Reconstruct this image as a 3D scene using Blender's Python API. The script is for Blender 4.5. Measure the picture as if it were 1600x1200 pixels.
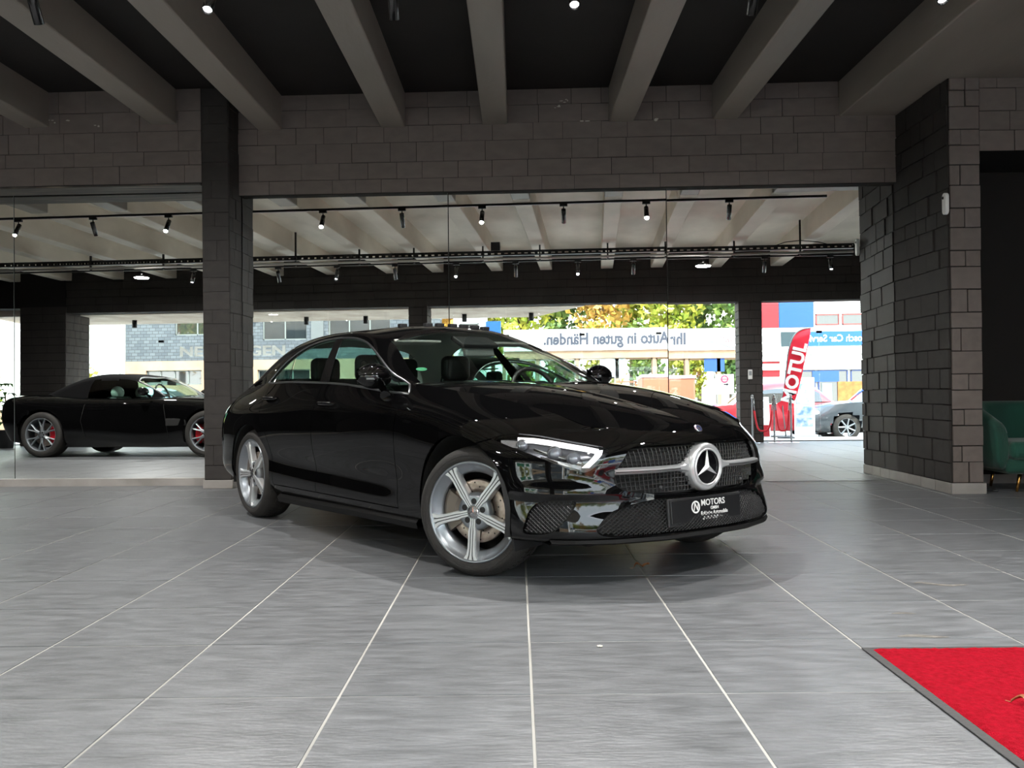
import bpy, bmesh, math, random
import numpy as np
from mathutils import Vector, Matrix
from mathutils.bvhtree import BVHTree
S = bpy.context.scene
COL = S.collection
for _o in list(bpy.data.objects): bpy.data.objects.remove(_o)
random.seed(7); RNG = np.random.default_rng(7)
PI = math.pi
def RAD(d): return d*PI/180

# ------------------------------------------------------------------ camera
F_PX = 1460.0; CAM_H = 0.9832; YAW = 0.0054; PITCH = 0.0027; ROLL = -0.011
def set_camera():
    fw = Vector((-math.sin(YAW)*math.cos(PITCH), math.cos(YAW)*math.cos(PITCH), math.sin(PITCH)))
    rt = Vector((math.cos(YAW), math.sin(YAW), 0)); up = rt.cross(fw)
    c, s = math.cos(ROLL), math.sin(ROLL)
    r2 = rt*c+up*s; u2 = up*c-rt*s
    cam = bpy.data.cameras.new('camera'); ob = bpy.data.objects.new('camera', cam); COL.objects.link(ob)
    cam.sensor_width = 36; cam.lens = F_PX*36/1600; cam.clip_start = .05; cam.clip_end = 400
    m = Matrix((r2, u2, -fw)).transposed().to_4x4(); m.translation = (0, 0, CAM_H)
    ob.matrix_world = m; S.camera = ob
set_camera()

# ------------------------------------------------------------------ light and exposure
S.view_settings.view_transform = 'Standard'; S.view_settings.look = 'None'
S.view_settings.gamma = 1.0; S.view_settings.use_curve_mapping = False
S.view_settings.exposure = 2.3
SKY_STRENGTH = 1.9; SUN_ENERGY = 2.7; SPOT_W = 74.0
def set_world():
    w = bpy.data.worlds.new('sky'); S.world = w; w.use_nodes = True
    nt = w.node_tree; nt.nodes.clear()
    out = nt.nodes.new('ShaderNodeOutputWorld'); bg = nt.nodes.new('ShaderNodeBackground')
    tc = nt.nodes.new('ShaderNodeTexCoord'); sep = nt.nodes.new('ShaderNodeSeparateXYZ')
    rp = nt.nodes.new('ShaderNodeValToRGB')
    rp.color_ramp.elements[0].position = .0; rp.color_ramp.elements[0].color = (.93, .92, .90, 1)
    rp.color_ramp.elements[1].position = .7; rp.color_ramp.elements[1].color = (.62, .74, .92, 1)
    nt.links.new(tc.outputs['Generated'], sep.inputs[0]); nt.links.new(sep.outputs['Z'], rp.inputs[0])
    nt.links.new(rp.outputs[0], bg.inputs[0]); bg.inputs[1].default_value = SKY_STRENGTH
    nt.links.new(bg.outputs[0], out.inputs[0])
set_world()
def set_sun():
    l = bpy.data.lights.new('sun', 'SUN'); l.energy = SUN_ENERGY; l.angle = RAD(.6); l.color = (1, .94, .84)
    o = bpy.data.objects.new('sun', l); COL.objects.link(o)
    d = Vector((-.38, -.52, -.80)).normalized()          # comes over the showroom roof, lights the fronts across the street
    o.rotation_euler = d.to_track_quat('-Z', 'Y').to_euler()
set_sun()
S.cycles.max_bounces = 10; S.cycles.diffuse_bounces = 5; S.cycles.glossy_bounces = 6
S.cycles.transmission_bounces = 6; S.cycles.transparent_max_bounces = 16
S.cycles.sample_clamp_indirect = 6.0; S.cycles.caustics_refractive = False

# ------------------------------------------------------------------ helpers
def srgb(r, g, b):
    f = lambda c: (c/12.92 if c <= .04045 else ((c+.055)/1.055)**2.4)
    return (f(r/255), f(g/255), f(b/255))
MATS = {}
def mat(name, col=(.5, .5, .5), rough=.6, metal=0.0, spec=.5, col2=None, nscale=4.0, stretch=(1, 1, 1), bump=0.0, bscale=None,
        coat=0.0, coat_rough=.03, sheen=0.0, emit=None, estr=0.0, detail=4.0, contrast=(.35, .65), rand=0.0, rough2=None, coords='Object'):
    if name in MATS: return MATS[name]
    m = bpy.data.materials.new(name); m.use_nodes = True; nt = m.node_tree; b = nt.nodes['Principled BSDF']
    b.inputs['Base Color'].default_value = (*col, 1); b.inputs['Roughness'].default_value = rough
    b.inputs['Metallic'].default_value = metal; b.inputs['Specular IOR Level'].default_value = spec
    b.inputs['Coat Weight'].default_value = coat; b.inputs['Coat Roughness'].default_value = coat_rough
    if sheen: b.inputs['Sheen Weight'].default_value = sheen
    if emit: b.inputs['Emission Color'].default_value = (*emit, 1); b.inputs['Emission Strength'].default_value = estr
    if col2 is not None or bump or rough2 is not None:
        tc = nt.nodes.new('ShaderNodeTexCoord'); mp = nt.nodes.new('ShaderNodeMapping'); nz = nt.nodes.new('ShaderNodeTexNoise')
        mp.inputs['Scale'].default_value = stretch; nz.inputs['Scale'].default_value = nscale; nz.inputs['Detail'].default_value = detail
        nt.links.new(tc.outputs[coords], mp.inputs[0]); nt.links.new(mp.outputs[0], nz.inputs[0])
        if rand:
            oi = nt.nodes.new('ShaderNodeObjectInfo'); nz.noise_dimensions = '4D'
            mu = nt.nodes.new('ShaderNodeMath'); mu.operation = 'MULTIPLY'; mu.inputs[1].default_value = 50
            nt.links.new(oi.outputs['Random'], mu.inputs[0]); nt.links.new(mu.outputs[0], nz.inputs['W'])
        rp = nt.nodes.new('ShaderNodeValToRGB'); rp.color_ramp.elements[0].position = contrast[0]; rp.color_ramp.elements[1].position = contrast[1]
        nt.links.new(nz.outputs[0], rp.inputs[0])
        if col2 is not None:
            rp.color_ramp.elements[0].color = (*col, 1); rp.color_ramp.elements[1].color = (*col2, 1)
            src = rp.outputs[0]
            if rand:
                hs = nt.nodes.new('ShaderNodeHueSaturation'); mr = nt.nodes.new('ShaderNodeMapRange')
                mr.inputs['To Min'].default_value = 1-rand; mr.inputs['To Max'].default_value = 1+rand
                nt.links.new(oi.outputs['Random'], mr.inputs[0]); nt.links.new(mr.outputs[0], hs.inputs['Value']); nt.links.new(src, hs.inputs['Color']); src = hs.outputs[0]
            nt.links.new(src, b.inputs['Base Color'])
        if rough2 is not None:
            mr = nt.nodes.new('ShaderNodeMapRange'); mr.inputs['To Min'].default_value = rough; mr.inputs['To Max'].default_value = rough2
            nt.links.new(nz.outputs[0], mr.inputs[0]); nt.links.new(mr.outputs[0], b.inputs['Roughness'])
        if bump:
            n2 = nt.nodes.new('ShaderNodeTexNoise'); n2.inputs['Scale'].default_value = bscale or nscale*3; n2.inputs['Detail'].default_value = 5
            nt.links.new(mp.outputs[0], n2.inputs[0])
            bp = nt.nodes.new('ShaderNodeBump'); bp.inputs['Strength'].default_value = bump; bp.inputs['Distance'].default_value = .02
            nt.links.new(n2.outputs[0], bp.inputs['Height']); nt.links.new(bp.outputs[0], b.inputs['Normal'])
    MATS[name] = m
    return m
def glass(name, tint=(.9, .95, .93), refl=1.0, rough=0.0, ior=1.5):
    """thin sheet of glass: clear transmission plus a Fresnel reflection"""
    if name in MATS: return MATS[name]
    m = bpy.data.materials.new(name); m.use_nodes = True; nt = m.node_tree; nt.nodes.clear()
    out = nt.nodes.new('ShaderNodeOutputMaterial'); t = nt.nodes.new('ShaderNodeBsdfTransparent'); g = nt.nodes.new('ShaderNodeBsdfGlossy')
    fr = nt.nodes.new('ShaderNodeFresnel'); mx = nt.nodes.new('ShaderNodeMixShader'); mu = nt.nodes.new('ShaderNodeMath'); mu.operation = 'MULTIPLY'
    mu.inputs[1].default_value = refl
    ge = nt.nodes.new('ShaderNodeNewGeometry'); mr = nt.nodes.new('ShaderNodeMapRange')      # same reflectance seen from either face
    mr.inputs['To Min'].default_value = ior; mr.inputs['To Max'].default_value = 1/ior
    nt.links.new(ge.outputs['Backfacing'], mr.inputs[0]); nt.links.new(mr.outputs[0], fr.inputs[0])
    t.inputs[0].default_value = (*tint, 1); g.inputs[0].default_value = (1, 1, 1, 1); g.inputs['Roughness'].default_value = rough
    nt.links.new(fr.outputs[0], mu.inputs[0]); nt.links.new(mu.outputs[0], mx.inputs[0]); nt.links.new(t.outputs[0], mx.inputs[1]); nt.links.new(g.outputs[0], mx.inputs[2])
    nt.links.new(mx.outputs[0], out.inputs[0]); MATS[name] = m
    return m

def translucent(name, col):
    """thin vinyl or cloth that light shines through"""
    if name in MATS: return MATS[name]
    m = bpy.data.materials.new(name); m.use_nodes = True; nt = m.node_tree; nt.nodes.clear()
    out = nt.nodes.new('ShaderNodeOutputMaterial'); d = nt.nodes.new('ShaderNodeBsdfDiffuse'); t = nt.nodes.new('ShaderNodeBsdfTranslucent'); mx = nt.nodes.new('ShaderNodeMixShader')
    d.inputs[0].default_value = (*col, 1); t.inputs[0].default_value = (*col, 1); mx.inputs[0].default_value = .8
    nt.links.new(d.outputs[0], mx.inputs[1]); nt.links.new(t.outputs[0], mx.inputs[2]); nt.links.new(mx.outputs[0], out.inputs[0]); MATS[name] = m
    return m
def tag(o, label=None, cat=None, group=None, kind=None):
    if label: o['label'] = label
    if cat: o['category'] = cat
    if group: o['group'] = group
    if kind: o['kind'] = kind
    return o
def empty(name, loc=(0, 0, 0), rz=0.0, label=None, cat=None, group=None, kind=None, parent=None):
    o = bpy.data.objects.new(name, None); COL.objects.link(o); o.location = loc; o.rotation_euler = (0, 0, rz); o.empty_display_size = .1
    if parent: o.parent = parent
    return tag(o, label, cat, group, kind)
def link(name, me, parent=None, loc=(0, 0, 0), rot=(0, 0, 0), scale=(1, 1, 1)):
    o = bpy.data.objects.new(name, me); COL.objects.link(o); o.parent = parent
    o.location = loc; o.rotation_euler = rot; o.scale = scale
    return o
def copy_tree(o, parent=None):
    c = o.copy(); COL.objects.link(c); c.parent = parent
    for ch in list(o.children): copy_tree(ch, c)
    return c

class MB:
    """collects simple shapes into one mesh"""
    def __init__(s): s.v = []; s.f = []; s.sm = []; s.mi = []
    def add(s, vs, fs, smooth=False, mi=0):
        n = len(s.v); s.v += [tuple(map(float, v)) for v in vs]
        for f in fs: s.f.append([n+i for i in f]); s.sm.append(smooth); s.mi.append(mi)
        return s
    def box(s, c, d, rz=0.0, mi=0):
        hx, hy, hz = d[0]/2, d[1]/2, d[2]/2; cs, sn = math.cos(rz), math.sin(rz); vs = []
        for z in (-hz, hz):
            for x, y in ((-hx, -hy), (hx, -hy), (hx, hy), (-hx, hy)): vs.append((c[0]+x*cs-y*sn, c[1]+x*sn+y*cs, c[2]+z))
        return s.add(vs, [(3, 2, 1, 0), (4, 5, 6, 7), (0, 1, 5, 4), (1, 2, 6, 5), (2, 3, 7, 6), (3, 0, 4, 7)], mi=mi)
    def bb(s, lo, hi, mi=0): return s.box([(a+b)/2 for a, b in zip(lo, hi)], [b-a for a, b in zip(lo, hi)], mi=mi)
    def tube(s, pts, r, n=8, caps=True, closed=False, mi=0, smooth=True):
        P = [Vector(p) for p in pts]; m = len(P); rs = r if hasattr(r, '__len__') else [r]*m; vs = []; prev = None
        for i, p in enumerate(P):
            if closed: t = P[(i+1) % m]-P[i-1]
            else: t = P[min(i+1, m-1)]-P[max(i-1, 0)]
            t.normalize()
            if prev is None:
                a = Vector((0, 0, 1)) if abs(t.z) < .9 else Vector((1, 0, 0)); u = t.cross(a).normalized()
            else:
                u = prev-t*prev.dot(t); u.normalize()
            prev = u; w = t.cross(u)
            for k in range(n):
                an = 2*PI*k/n; vs.append(p+u*(rs[i]*math.cos(an))+w*(rs[i]*math.sin(an)))
        fs = []
        for i in range(m if closed else m-1):
            j = (i+1) % m
            for k in range(n): fs.append((i*n+k, i*n+(k+1) % n, j*n+(k+1) % n, j*n+k))
        s.add(vs, fs, smooth, mi)
        if caps and not closed:
            s.add(vs[:n], [tuple(range(n))[::-1]], mi=mi); s.add(vs[-n:], [tuple(range(n))], mi=mi)
        return s
    def lathe(s, prof, n=24, axis='z', c=(0, 0, 0), smooth=True, mi=0, a0=0.0, a1=2*PI):
        """prof: (radius, height) pairs; turned about the axis"""
        full = abs(a1-a0-2*PI) < 1e-6; m = n if full else n+1; vs = []
        for (r, h) in prof:
            for k in range(m):
                a = a0+(a1-a0)*k/n; x, y = r*math.cos(a), r*math.sin(a)
                q = (x, y, h) if axis == 'z' else ((x, h, y) if axis == 'y' else (h, x, y))
                vs.append((c[0]+q[0], c[1]+q[1], c[2]+q[2]))
        fs = []
        for i in range(len(prof)-1):
            for k in range(n):
                j = (k+1) % m; q = (i*m+k, i*m+j, (i+1)*m+j, (i+1)*m+k)
                fs.append(q if axis != 'y' else q[::-1])
        return s.add(vs, fs, smooth, mi)
    def prism(s, poly, h0, h1, fn=None, mi=0, smooth=False):
        """poly in 2D, extruded h0..h1 along the third axis; fn(u, v, h) -> xyz"""
        fn = fn or (lambda u, v, h: (u, v, h)); n = len(poly)
        vs = [fn(u, v, h0) for u, v in poly]+[fn(u, v, h1) for u, v in poly]
        s.add(vs, [tuple(range(n))[::-1], tuple(range(n, 2*n))], mi=mi)
        s.add(vs, [(i, (i+1) % n, n+(i+1) % n, n+i) for i in range(n)], smooth, mi)
        return s
    def grid(s, G, smooth=True, mi=0, flip=False):
        m, n = len(G), len(G[0]); vs = [p for row in G for p in row]
        fs = [(i*n+j, (i+1)*n+j, (i+1)*n+j+1, i*n+j+1) for i in range(m-1) for j in range(n-1)]
        return s.add(vs, [f[::-1] for f in fs] if flip else fs, smooth, mi)
    def sphere(s, c, r, n=12, m=8, mi=0):
        r = r if hasattr(r, '__len__') else (r, r, r); vs = []
        for i in range(m+1):
            t = PI*i/m
            for k in range(n):
                a = 2*PI*k/n; vs.append((c[0]+r[0]*math.sin(t)*math.cos(a), c[1]+r[1]*math.sin(t)*math.sin(a), c[2]+r[2]*math.cos(t)))
        return s.add(vs, [(i*n+k, (i+1)*n+k, (i+1)*n+(k+1) % n, i*n+(k+1) % n) for i in range(m) for k in range(n)], True, mi)
    def mesh(s, name, mats):
        me = bpy.data.meshes.new(name); me.from_pydata(s.v, [], s.f)
        me.polygons.foreach_set('use_smooth', s.sm); me.polygons.foreach_set('material_index', s.mi)
        for m in (mats if isinstance(mats, (list, tuple)) else [mats]): me.materials.append(m)
        me.update(); return me
    def build(s, name, mats, parent=None, loc=(0, 0, 0), rot=(0, 0, 0), bevel=0.0, seg=2, subd=0, weld=True):
        me = s.mesh(name, mats)
        if weld or bevel:
            bm = bmesh.new(); bm.from_mesh(me); bmesh.ops.remove_doubles(bm, verts=bm.verts, dist=1e-5)
            dead = [f for f in bm.faces if f.calc_area() < 1e-10]
            if dead: bmesh.ops.delete(bm, geom=dead, context='FACES')
            bm.normal_update(); bm.to_mesh(me); bm.free()
        o = link(name, me, parent, loc, rot)
        if bevel:
            md = o.modifiers.new('edge', 'BEVEL'); md.width = bevel; md.segments = seg; md.limit_method = 'ANGLE'; md.angle_limit = RAD(40)
        if subd:
            md = o.modifiers.new('smooth', 'SUBSURF'); md.levels = subd; md.render_levels = subd
        return o
def text_mesh(txt, size, depth=.002, bold=0.0, shear=0.0, spacing=1.0, align='CENTER', flat=False):
    cu = bpy.data.curves.new('lettering', 'FONT'); cu.body = txt; cu.size = size; cu.extrude = depth; cu.offset = bold; cu.shear = shear
    cu.align_x = align; cu.align_y = 'CENTER'; cu.space_character = spacing; cu.resolution_u = 3
    o = bpy.data.objects.new('lettering', cu); COL.objects.link(o)
    dg = bpy.context.evaluated_depsgraph_get(); dg.update()
    me = bpy.data.meshes.new_from_object(o.evaluated_get(dg)); bpy.data.objects.remove(o); bpy.data.curves.remove(cu)
    me.materials.clear()
    return me
def frame_rot(right, up):
    """euler for a flat mesh whose x runs along right and y along up"""
    r = Vector(right).normalized(); u = Vector(up).normalized(); n = r.cross(u)
    return Matrix((r, u, n)).transposed().to_euler()
def lettering(name, txt, size, m, parent, loc, right, up, width=None, **k):
    me = text_mesh(txt, size, **k); me.materials.append(m)
    o = link(name, me, parent, loc, frame_rot(right, up))
    if width:
        xs = [v.co.x for v in me.vertices]; o.scale = (width/(max(xs)-min(xs)), 1, 1)
    return o
# ------------------------------------------------------------------ the room
M0, WB, MT = 9.516, .041, .010                    # mirror wall: distance on the axis, turn, lean of the mirrors
WT = Vector((math.cos(WB), -math.sin(WB), 0)); WN = Vector((-math.sin(WB), -math.cos(WB), 0))
def W(s, off, z): p = Vector((0, M0, 0))+WT*s+WN*off; return Vector((p.x, p.y, z))
SLAB, BEAM = 4.0, 3.64
paint = mat('lit_wall_paint', srgb(102, 94, 90), .65, spec=.3, col2=srgb(110, 101, 97), nscale=2.2, bump=.12, bscale=60, rand=.05)  # black paint lightened: light falling on these faces is put into the colour
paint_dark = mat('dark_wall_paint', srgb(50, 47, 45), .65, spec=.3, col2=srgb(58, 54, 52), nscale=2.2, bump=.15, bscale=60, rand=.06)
paint_shaded = mat('shaded_wall_paint', srgb(42, 39, 38), .65, spec=.3, col2=srgb(49, 46, 44), nscale=2.2, bump=.15, bscale=60, rand=.06)  # same black paint darkened: shade on the pillars is put into the colour
paint_plain = mat('black_wall_paint_backing', srgb(38, 36, 35), .8, spec=.2)
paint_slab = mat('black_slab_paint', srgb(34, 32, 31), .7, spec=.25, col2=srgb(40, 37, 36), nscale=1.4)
concrete_ceil = mat('bare_concrete_ceiling', srgb(196, 185, 168), .6, spec=.5, col2=srgb(224, 213, 196), nscale=1.2, stretch=(1, .5, 1), bump=.2, bscale=12, detail=7)
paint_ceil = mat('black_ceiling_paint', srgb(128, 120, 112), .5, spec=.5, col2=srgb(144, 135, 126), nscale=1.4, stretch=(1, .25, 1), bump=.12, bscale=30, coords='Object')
trim_grey = mat('grey_tile_trim', srgb(128, 124, 120), .45, col2=srgb(150, 146, 142), nscale=3)
tile_mat = mat('slate_tile', srgb(76, 78, 80), .34, spec=.5, col2=srgb(118, 120, 123), nscale=6.5, stretch=(1.0, 4.0, 1), bump=.16, bscale=18, detail=14, contrast=(.24, .78), rand=.07, rough2=.47)
grout = mat('pale_grout', srgb(180, 178, 172), .8, col2=srgb(150, 148, 142), nscale=1.1)

def unit_cube():
    me = bpy.data.meshes.get('brick')
    if me: return me
    return MB().box((0, 0, 0), (1, 1, 1)).mesh('brick', paint)
BR = random.Random(3)
def unit_cube_of(m):
    me = bpy.data.meshes.get('brick_'+m.name)
    return me or MB().box((0, 0, 0), (1, 1, 1)).mesh('brick_'+m.name, m)
def bricks(parent, fn, rz, L, z0, z1, lmin=.24, lmax=.46, proud=.009, joint=.0075, hs=(.17, .2, .14, .18), m=None):
    """courses of separate blocks over a face; fn(s, z, out) -> point, rz: turn of the face"""
    me = unit_cube_of(m) if m else unit_cube(); z = z0; ci = 0
    while z < z1-.04:
        h = min(BR.choice(hs), z1-z)
        if z1-z-h < .07: h = z1-z
        s = 0; first = True
        while s < L-.02:
            l = BR.uniform(lmin, lmax)*(.6 if first and ci % 2 else 1); first = False
            if L-s-l < .12: l = L-s
            d = proud*BR.uniform(.35, 1.0); p = fn(s+l/2, z+h/2, d/2-.004)
            link('brick', me, parent, p, (BR.uniform(-.006, .006), 0, rz), (l-joint*BR.uniform(.4, 1), d+.008, h-joint*BR.uniform(.3, 1)))
            s += l
        z += h; ci += 1

# floor: single tiles over a bed of grout
TX0, TY0, TS = .0362, 2.9817, .615
def build_floor():
    fl = MB().bb((-13.2, -1.28, -.2), (8.2, 11.0, -.0022)).build('floor', grout); tag(fl, kind='structure')
    t = TS-.0055; tm = MB(); h = .006; b = .0025
    tm.add([(-t/2, -t/2, -h), (t/2, -t/2, -h), (t/2, t/2, -h), (-t/2, t/2, -h), (-t/2+b, -t/2+b, 0), (t/2-b, -t/2+b, 0), (t/2-b, t/2-b, 0), (-t/2+b, t/2-b, 0)],
           [(4, 5, 6, 7), (0, 1, 5, 4), (1, 2, 6, 5), (2, 3, 7, 6), (3, 0, 4, 7)])
    me = tm.mesh('tile', tile_mat); far = MB(); n = 0
    for i in range(-21, 13):
        for j in range(-7, 13):
            x, y = TX0+(i+.5)*TS, TY0+(j+.5)*TS
            if y < -1.2 or x > 8.1: continue
            seen = 2.0 < y < 10.0 and abs(x-.0)*1460/max(y+.35, .1) < 830
            if seen and n < 300:
                link('tile', me, fl, (x, y, BR.uniform(-.0006, .0006)), (0, 0, BR.choice((0, PI)))); n += 1
            else:
                far.add([(v[0]+x, v[1]+y, v[2]) for v in tm.v], tm.f)
    o = far.build('tile', tile_mat, fl, weld=False); tag(o, kind='stuff')
build_floor()

def build_ceiling():
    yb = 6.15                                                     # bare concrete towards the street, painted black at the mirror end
    c = MB().bb((-13.2, -1.35, SLAB), (8.2, 11.0, SLAB+.25)).build('ceiling', concrete_ceil); tag(c, kind='structure')
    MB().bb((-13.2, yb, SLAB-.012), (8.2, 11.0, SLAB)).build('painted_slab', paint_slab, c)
    X = [-1.235, -.195, 1.08, 2.115, -2.505, -3.50, -4.80]
    X += [-6.0, -7.2, -8.4, -9.6, -10.8, -12.0, 3.35, 4.6]
    for x in X:
        y1 = 9.75
        if x > 3.2: y1 = yb
        MB().bb((x-.125, -1.0, BEAM), (x+.125, yb, SLAB+.02)).build('beam', concrete_ceil, c, bevel=.012)
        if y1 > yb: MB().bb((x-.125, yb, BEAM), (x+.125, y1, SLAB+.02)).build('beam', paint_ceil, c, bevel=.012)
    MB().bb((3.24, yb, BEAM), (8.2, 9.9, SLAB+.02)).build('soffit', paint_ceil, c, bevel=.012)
build_ceiling()

def build_back_wall():
    """header over the mirrors, in single painted blocks, and the wall the mirrors hang on"""
    w = MB()
    w.add([W(-13, -.012-.02, 0), W(4.4, -.03, 0), W(4.4, -.03, 4.0), W(-13, -.03, 4.0), W(-13, -.3, 0), W(4.4, -.3, 0), W(4.4, -.3, 4), W(-13, -.3, 4)],
          [(0, 1, 2, 3), (5, 4, 7, 6), (0, 3, 7, 4), (1, 5, 6, 2), (3, 2, 6, 7)])
    o = w.build('wall_back', paint_plain); tag(o, kind='structure')
    def slab(s0, s1, o0, o1, z0, z1, name, m):
        b = MB(); b.add([W(s, f, z) for z in (z0, z1) for s, f in ((s0, o0), (s1, o0), (s1, o1), (s0, o1))],
                        [(0, 1, 2, 3), (7, 6, 5, 4), (4, 5, 1, 0), (5, 6, 2, 1), (6, 7, 3, 2), (7, 4, 0, 3)])
        return b.build(name, m, o)
    slab(-2.84, 3.86, -.03, .055, 2.97, 3.995, 'header', paint_plain)
    slab(-13, -3.11, -.03, .345, 3.045, 3.995, 'header', paint_plain)
    rz = math.atan2(WT.y, WT.x)
    bricks(o, lambda s, z, d: W(-2.84+s, .055+d, z), rz, 6.66, 2.972, 3.995)
    bricks(o, lambda s, z, d: W(-9.3+s, .345+d, z), rz, 6.19, 3.05, 3.995)
    scuff = mat('scuffed_header_underside', srgb(58, 54, 50), .6, col2=srgb(150, 136, 120), nscale=3.0, stretch=(.5, 9, 1), contrast=(.52, .78), detail=7)
    slab(-9.3, -3.13, .012, .345, 3.03, 3.044, 'underside_board', scuff)
    chip_m = mat('bare_paint_chip', srgb(176, 170, 160), .8); rr = random.Random(12)
    for s_, z_, off, n in ((-4.62, 3.70, .357, 3), (-4.42, 3.71, .357, 3), (-4.15, 3.63, .357, 2), (.52, 3.86, .068, 4), (.42, 3.80, .068, 3), (.72, 3.66, .068, 2), (1.1, 3.66, .068, 1), (1.45, 3.66, .068, 2)):
        m = MB()
        for _ in range(n):
            a, b = rr.uniform(-.05, .05), rr.uniform(-.02, .02); w, h = rr.uniform(.006, .03), rr.uniform(.003, .012)
            pts = [W(s_+a+w*math.cos(t)*rr.uniform(.6, 1.1), off, z_+b+h*math.sin(t)*rr.uniform(.6, 1.1)) for t in np.linspace(0, 2*PI, 8)[:-1]]
            m.add(pts, [tuple(range(7))])
        tag(m.build('paint_chip', chip_m, o, weld=False), kind='stuff')
    # skirting under the left mirrors
    p = slab(-13, -3.11, -.03, .06, 0, .075, 'plinth', trim_grey)
    return o
wall_back = build_back_wall()

def build_pillars():
    rz = math.atan2(WT.y, WT.x)
    # slim pillar between the mirrors
    p = MB(); p.add([W(s, f, z) for z in (0, 4.0) for s, f in ((-3.11, -.03), (-2.84, -.03), (-2.84, .345), (-3.11, .345))],
                    [(0, 1, 2, 3), (7, 6, 5, 4), (4, 5, 1, 0), (5, 6, 2, 1), (6, 7, 3, 2), (7, 4, 0, 3)])
    o = p.build('pillar', paint_plain); tag(o, kind='structure')
    bricks(o, lambda s, z, d: W(-3.11+s, .345+d, z), rz, .27, .09, 3.99, .14, .3, m=paint_shaded)
    bricks(o, lambda s, z, d: W(-2.84+d, .345-s, z), rz+PI/2, .345, .09, 3.99, .14, .3, m=paint_shaded)
    b = MB(); b.add([W(s, f, z) for z in (0, .085) for s, f in ((-3.125, -.03), (-2.822, -.03), (-2.822, .365), (-3.125, .365))],
                    [(0, 1, 2, 3), (7, 6, 5, 4), (4, 5, 1, 0), (5, 6, 2, 1), (6, 7, 3, 2), (7, 4, 0, 3)])
    b.build('base_tile', trim_grey, o, bevel=.004)
    # broad pillar at the right end
    x0, x1, y0, y1 = 3.80, 4.07, 8.20, 9.55
    o = MB().bb((x0, y0, 0), (x1, y1, BEAM+.02)).build('pillar', paint_plain); tag(o, kind='structure')
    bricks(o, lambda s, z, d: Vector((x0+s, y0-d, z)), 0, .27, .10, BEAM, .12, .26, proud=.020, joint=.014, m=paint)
    bricks(o, lambda s, z, d: Vector((x0-d, y0+s, z)), PI/2, 1.16, .10, BEAM, .2, .4, proud=.022, joint=.016, m=paint_shaded)
    for k in range(4): MB().bb((x0-.014, y0+.01+k*.3, 0), (x0, y0+.305+k*.3, .095)).build('base_tile', trim_grey, o, bevel=.003)
    MB().bb((x0-.012, y0-.02, 0), (x1+.02, y0, .095)).build('base_tile', trim_grey, o, bevel=.003)
build_pillars()

def build_alcove():
    o = MB().bb((4.07, 8.2, 3.0), (8.2, 8.45, BEAM+.02)).bb((4.07, 9.05, 0), (8.2, 9.4, BEAM+.02)).bb((4.07, 8.45, 3.0), (8.2, 9.05, 3.1)).build('wall_alcove', paint_plain)
    tag(o, kind='structure')
    bricks(o, lambda s, z, d: Vector((4.07+s, 8.2-d, z)), 0, 3.9, 3.0, BEAM)
    b = MB().bb((4.07, 9.03, 0), (8.2, 9.05, .085)).build('baseboard_alcove', trim_grey); tag(b, kind='structure')
build_alcove()
w = MB().bb((8.1, -1.4, 0), (8.3, 9.4, 4.0)).build('wall_right', paint_plain); tag(w, kind='structure')
w = MB().bb((-13.3, -1.4, 0), (-13.1, 11, 4.0)).build('wall_left', paint_plain); tag(w, kind='structure')

# mirrors
mirror_m = bpy.data.materials.new('mirror_glass'); mirror_m.use_nodes = True
_b = mirror_m.node_tree.nodes['Principled BSDF']; _b.inputs['Metallic'].default_value = 1; _b.inputs['Roughness'].default_value = 0.0; _b.inputs['Base Color'].default_value = (.90, .92, .90, 1)
mirror_edge = mat('mirror_edge', srgb(190, 200, 196), .3)
def build_mirrors():
    spec = [(-9.2, -7.25, .004, .0005, 'second wall mirror from the left end, mostly outside the frame'),
            (-7.25, -5.255, .0, .0, 'tall wall mirror with its right joint near the left frame edge'),
            (-5.25, -3.115, .0, .0, 'tall wall mirror left of the slim black pillar, showing a soft-top roadster'),
            (-2.835, -.69, .0, .0, 'tall wall mirror right of the slim black pillar, behind the sedan tail'),
            (-.685, 1.53, .0, .0, 'tall wall mirror behind the sedan windscreen, showing a white shop fascia'),
            (1.535, 3.85, .0015, .0012, 'tall wall mirror beside the broad right pillar, showing a red feather flag')]
    for s0, s1, yaw, tilt, lab in spec:
        zb, zt = (.075, 3.06) if s1 < -3 else (.004, 2.99)
        R = Matrix.Rotation(-WB+yaw, 4, 'Z') @ Matrix.Rotation(-(MT+tilt), 4, 'X')
        zc = .955; c = W((s0+s1)/2, 0, zc); L = s1-s0; g = .0025
        m = MB(); hx = L/2-g; lo, hi = zb-zc, zt-zc
        m.add([(-hx, 0, lo), (hx, 0, lo), (hx, 0, hi), (-hx, 0, hi), (-hx, .005, lo), (hx, .005, lo), (hx, .005, hi), (-hx, .005, hi)],
              [(0, 1, 2, 3)], mi=0)
        m.add(m.v[:8], [(5, 4, 7, 6), (0, 4, 5, 1), (1, 5, 6, 2), (2, 6, 7, 3), (3, 7, 4, 0)], mi=1)
        o = m.build('mirror', [mirror_m, mirror_edge]); R.translation = c; o.matrix_world = R
        tag(o, lab, 'mirror', 'wall mirrors on the back wall')
build_mirrors()

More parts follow.
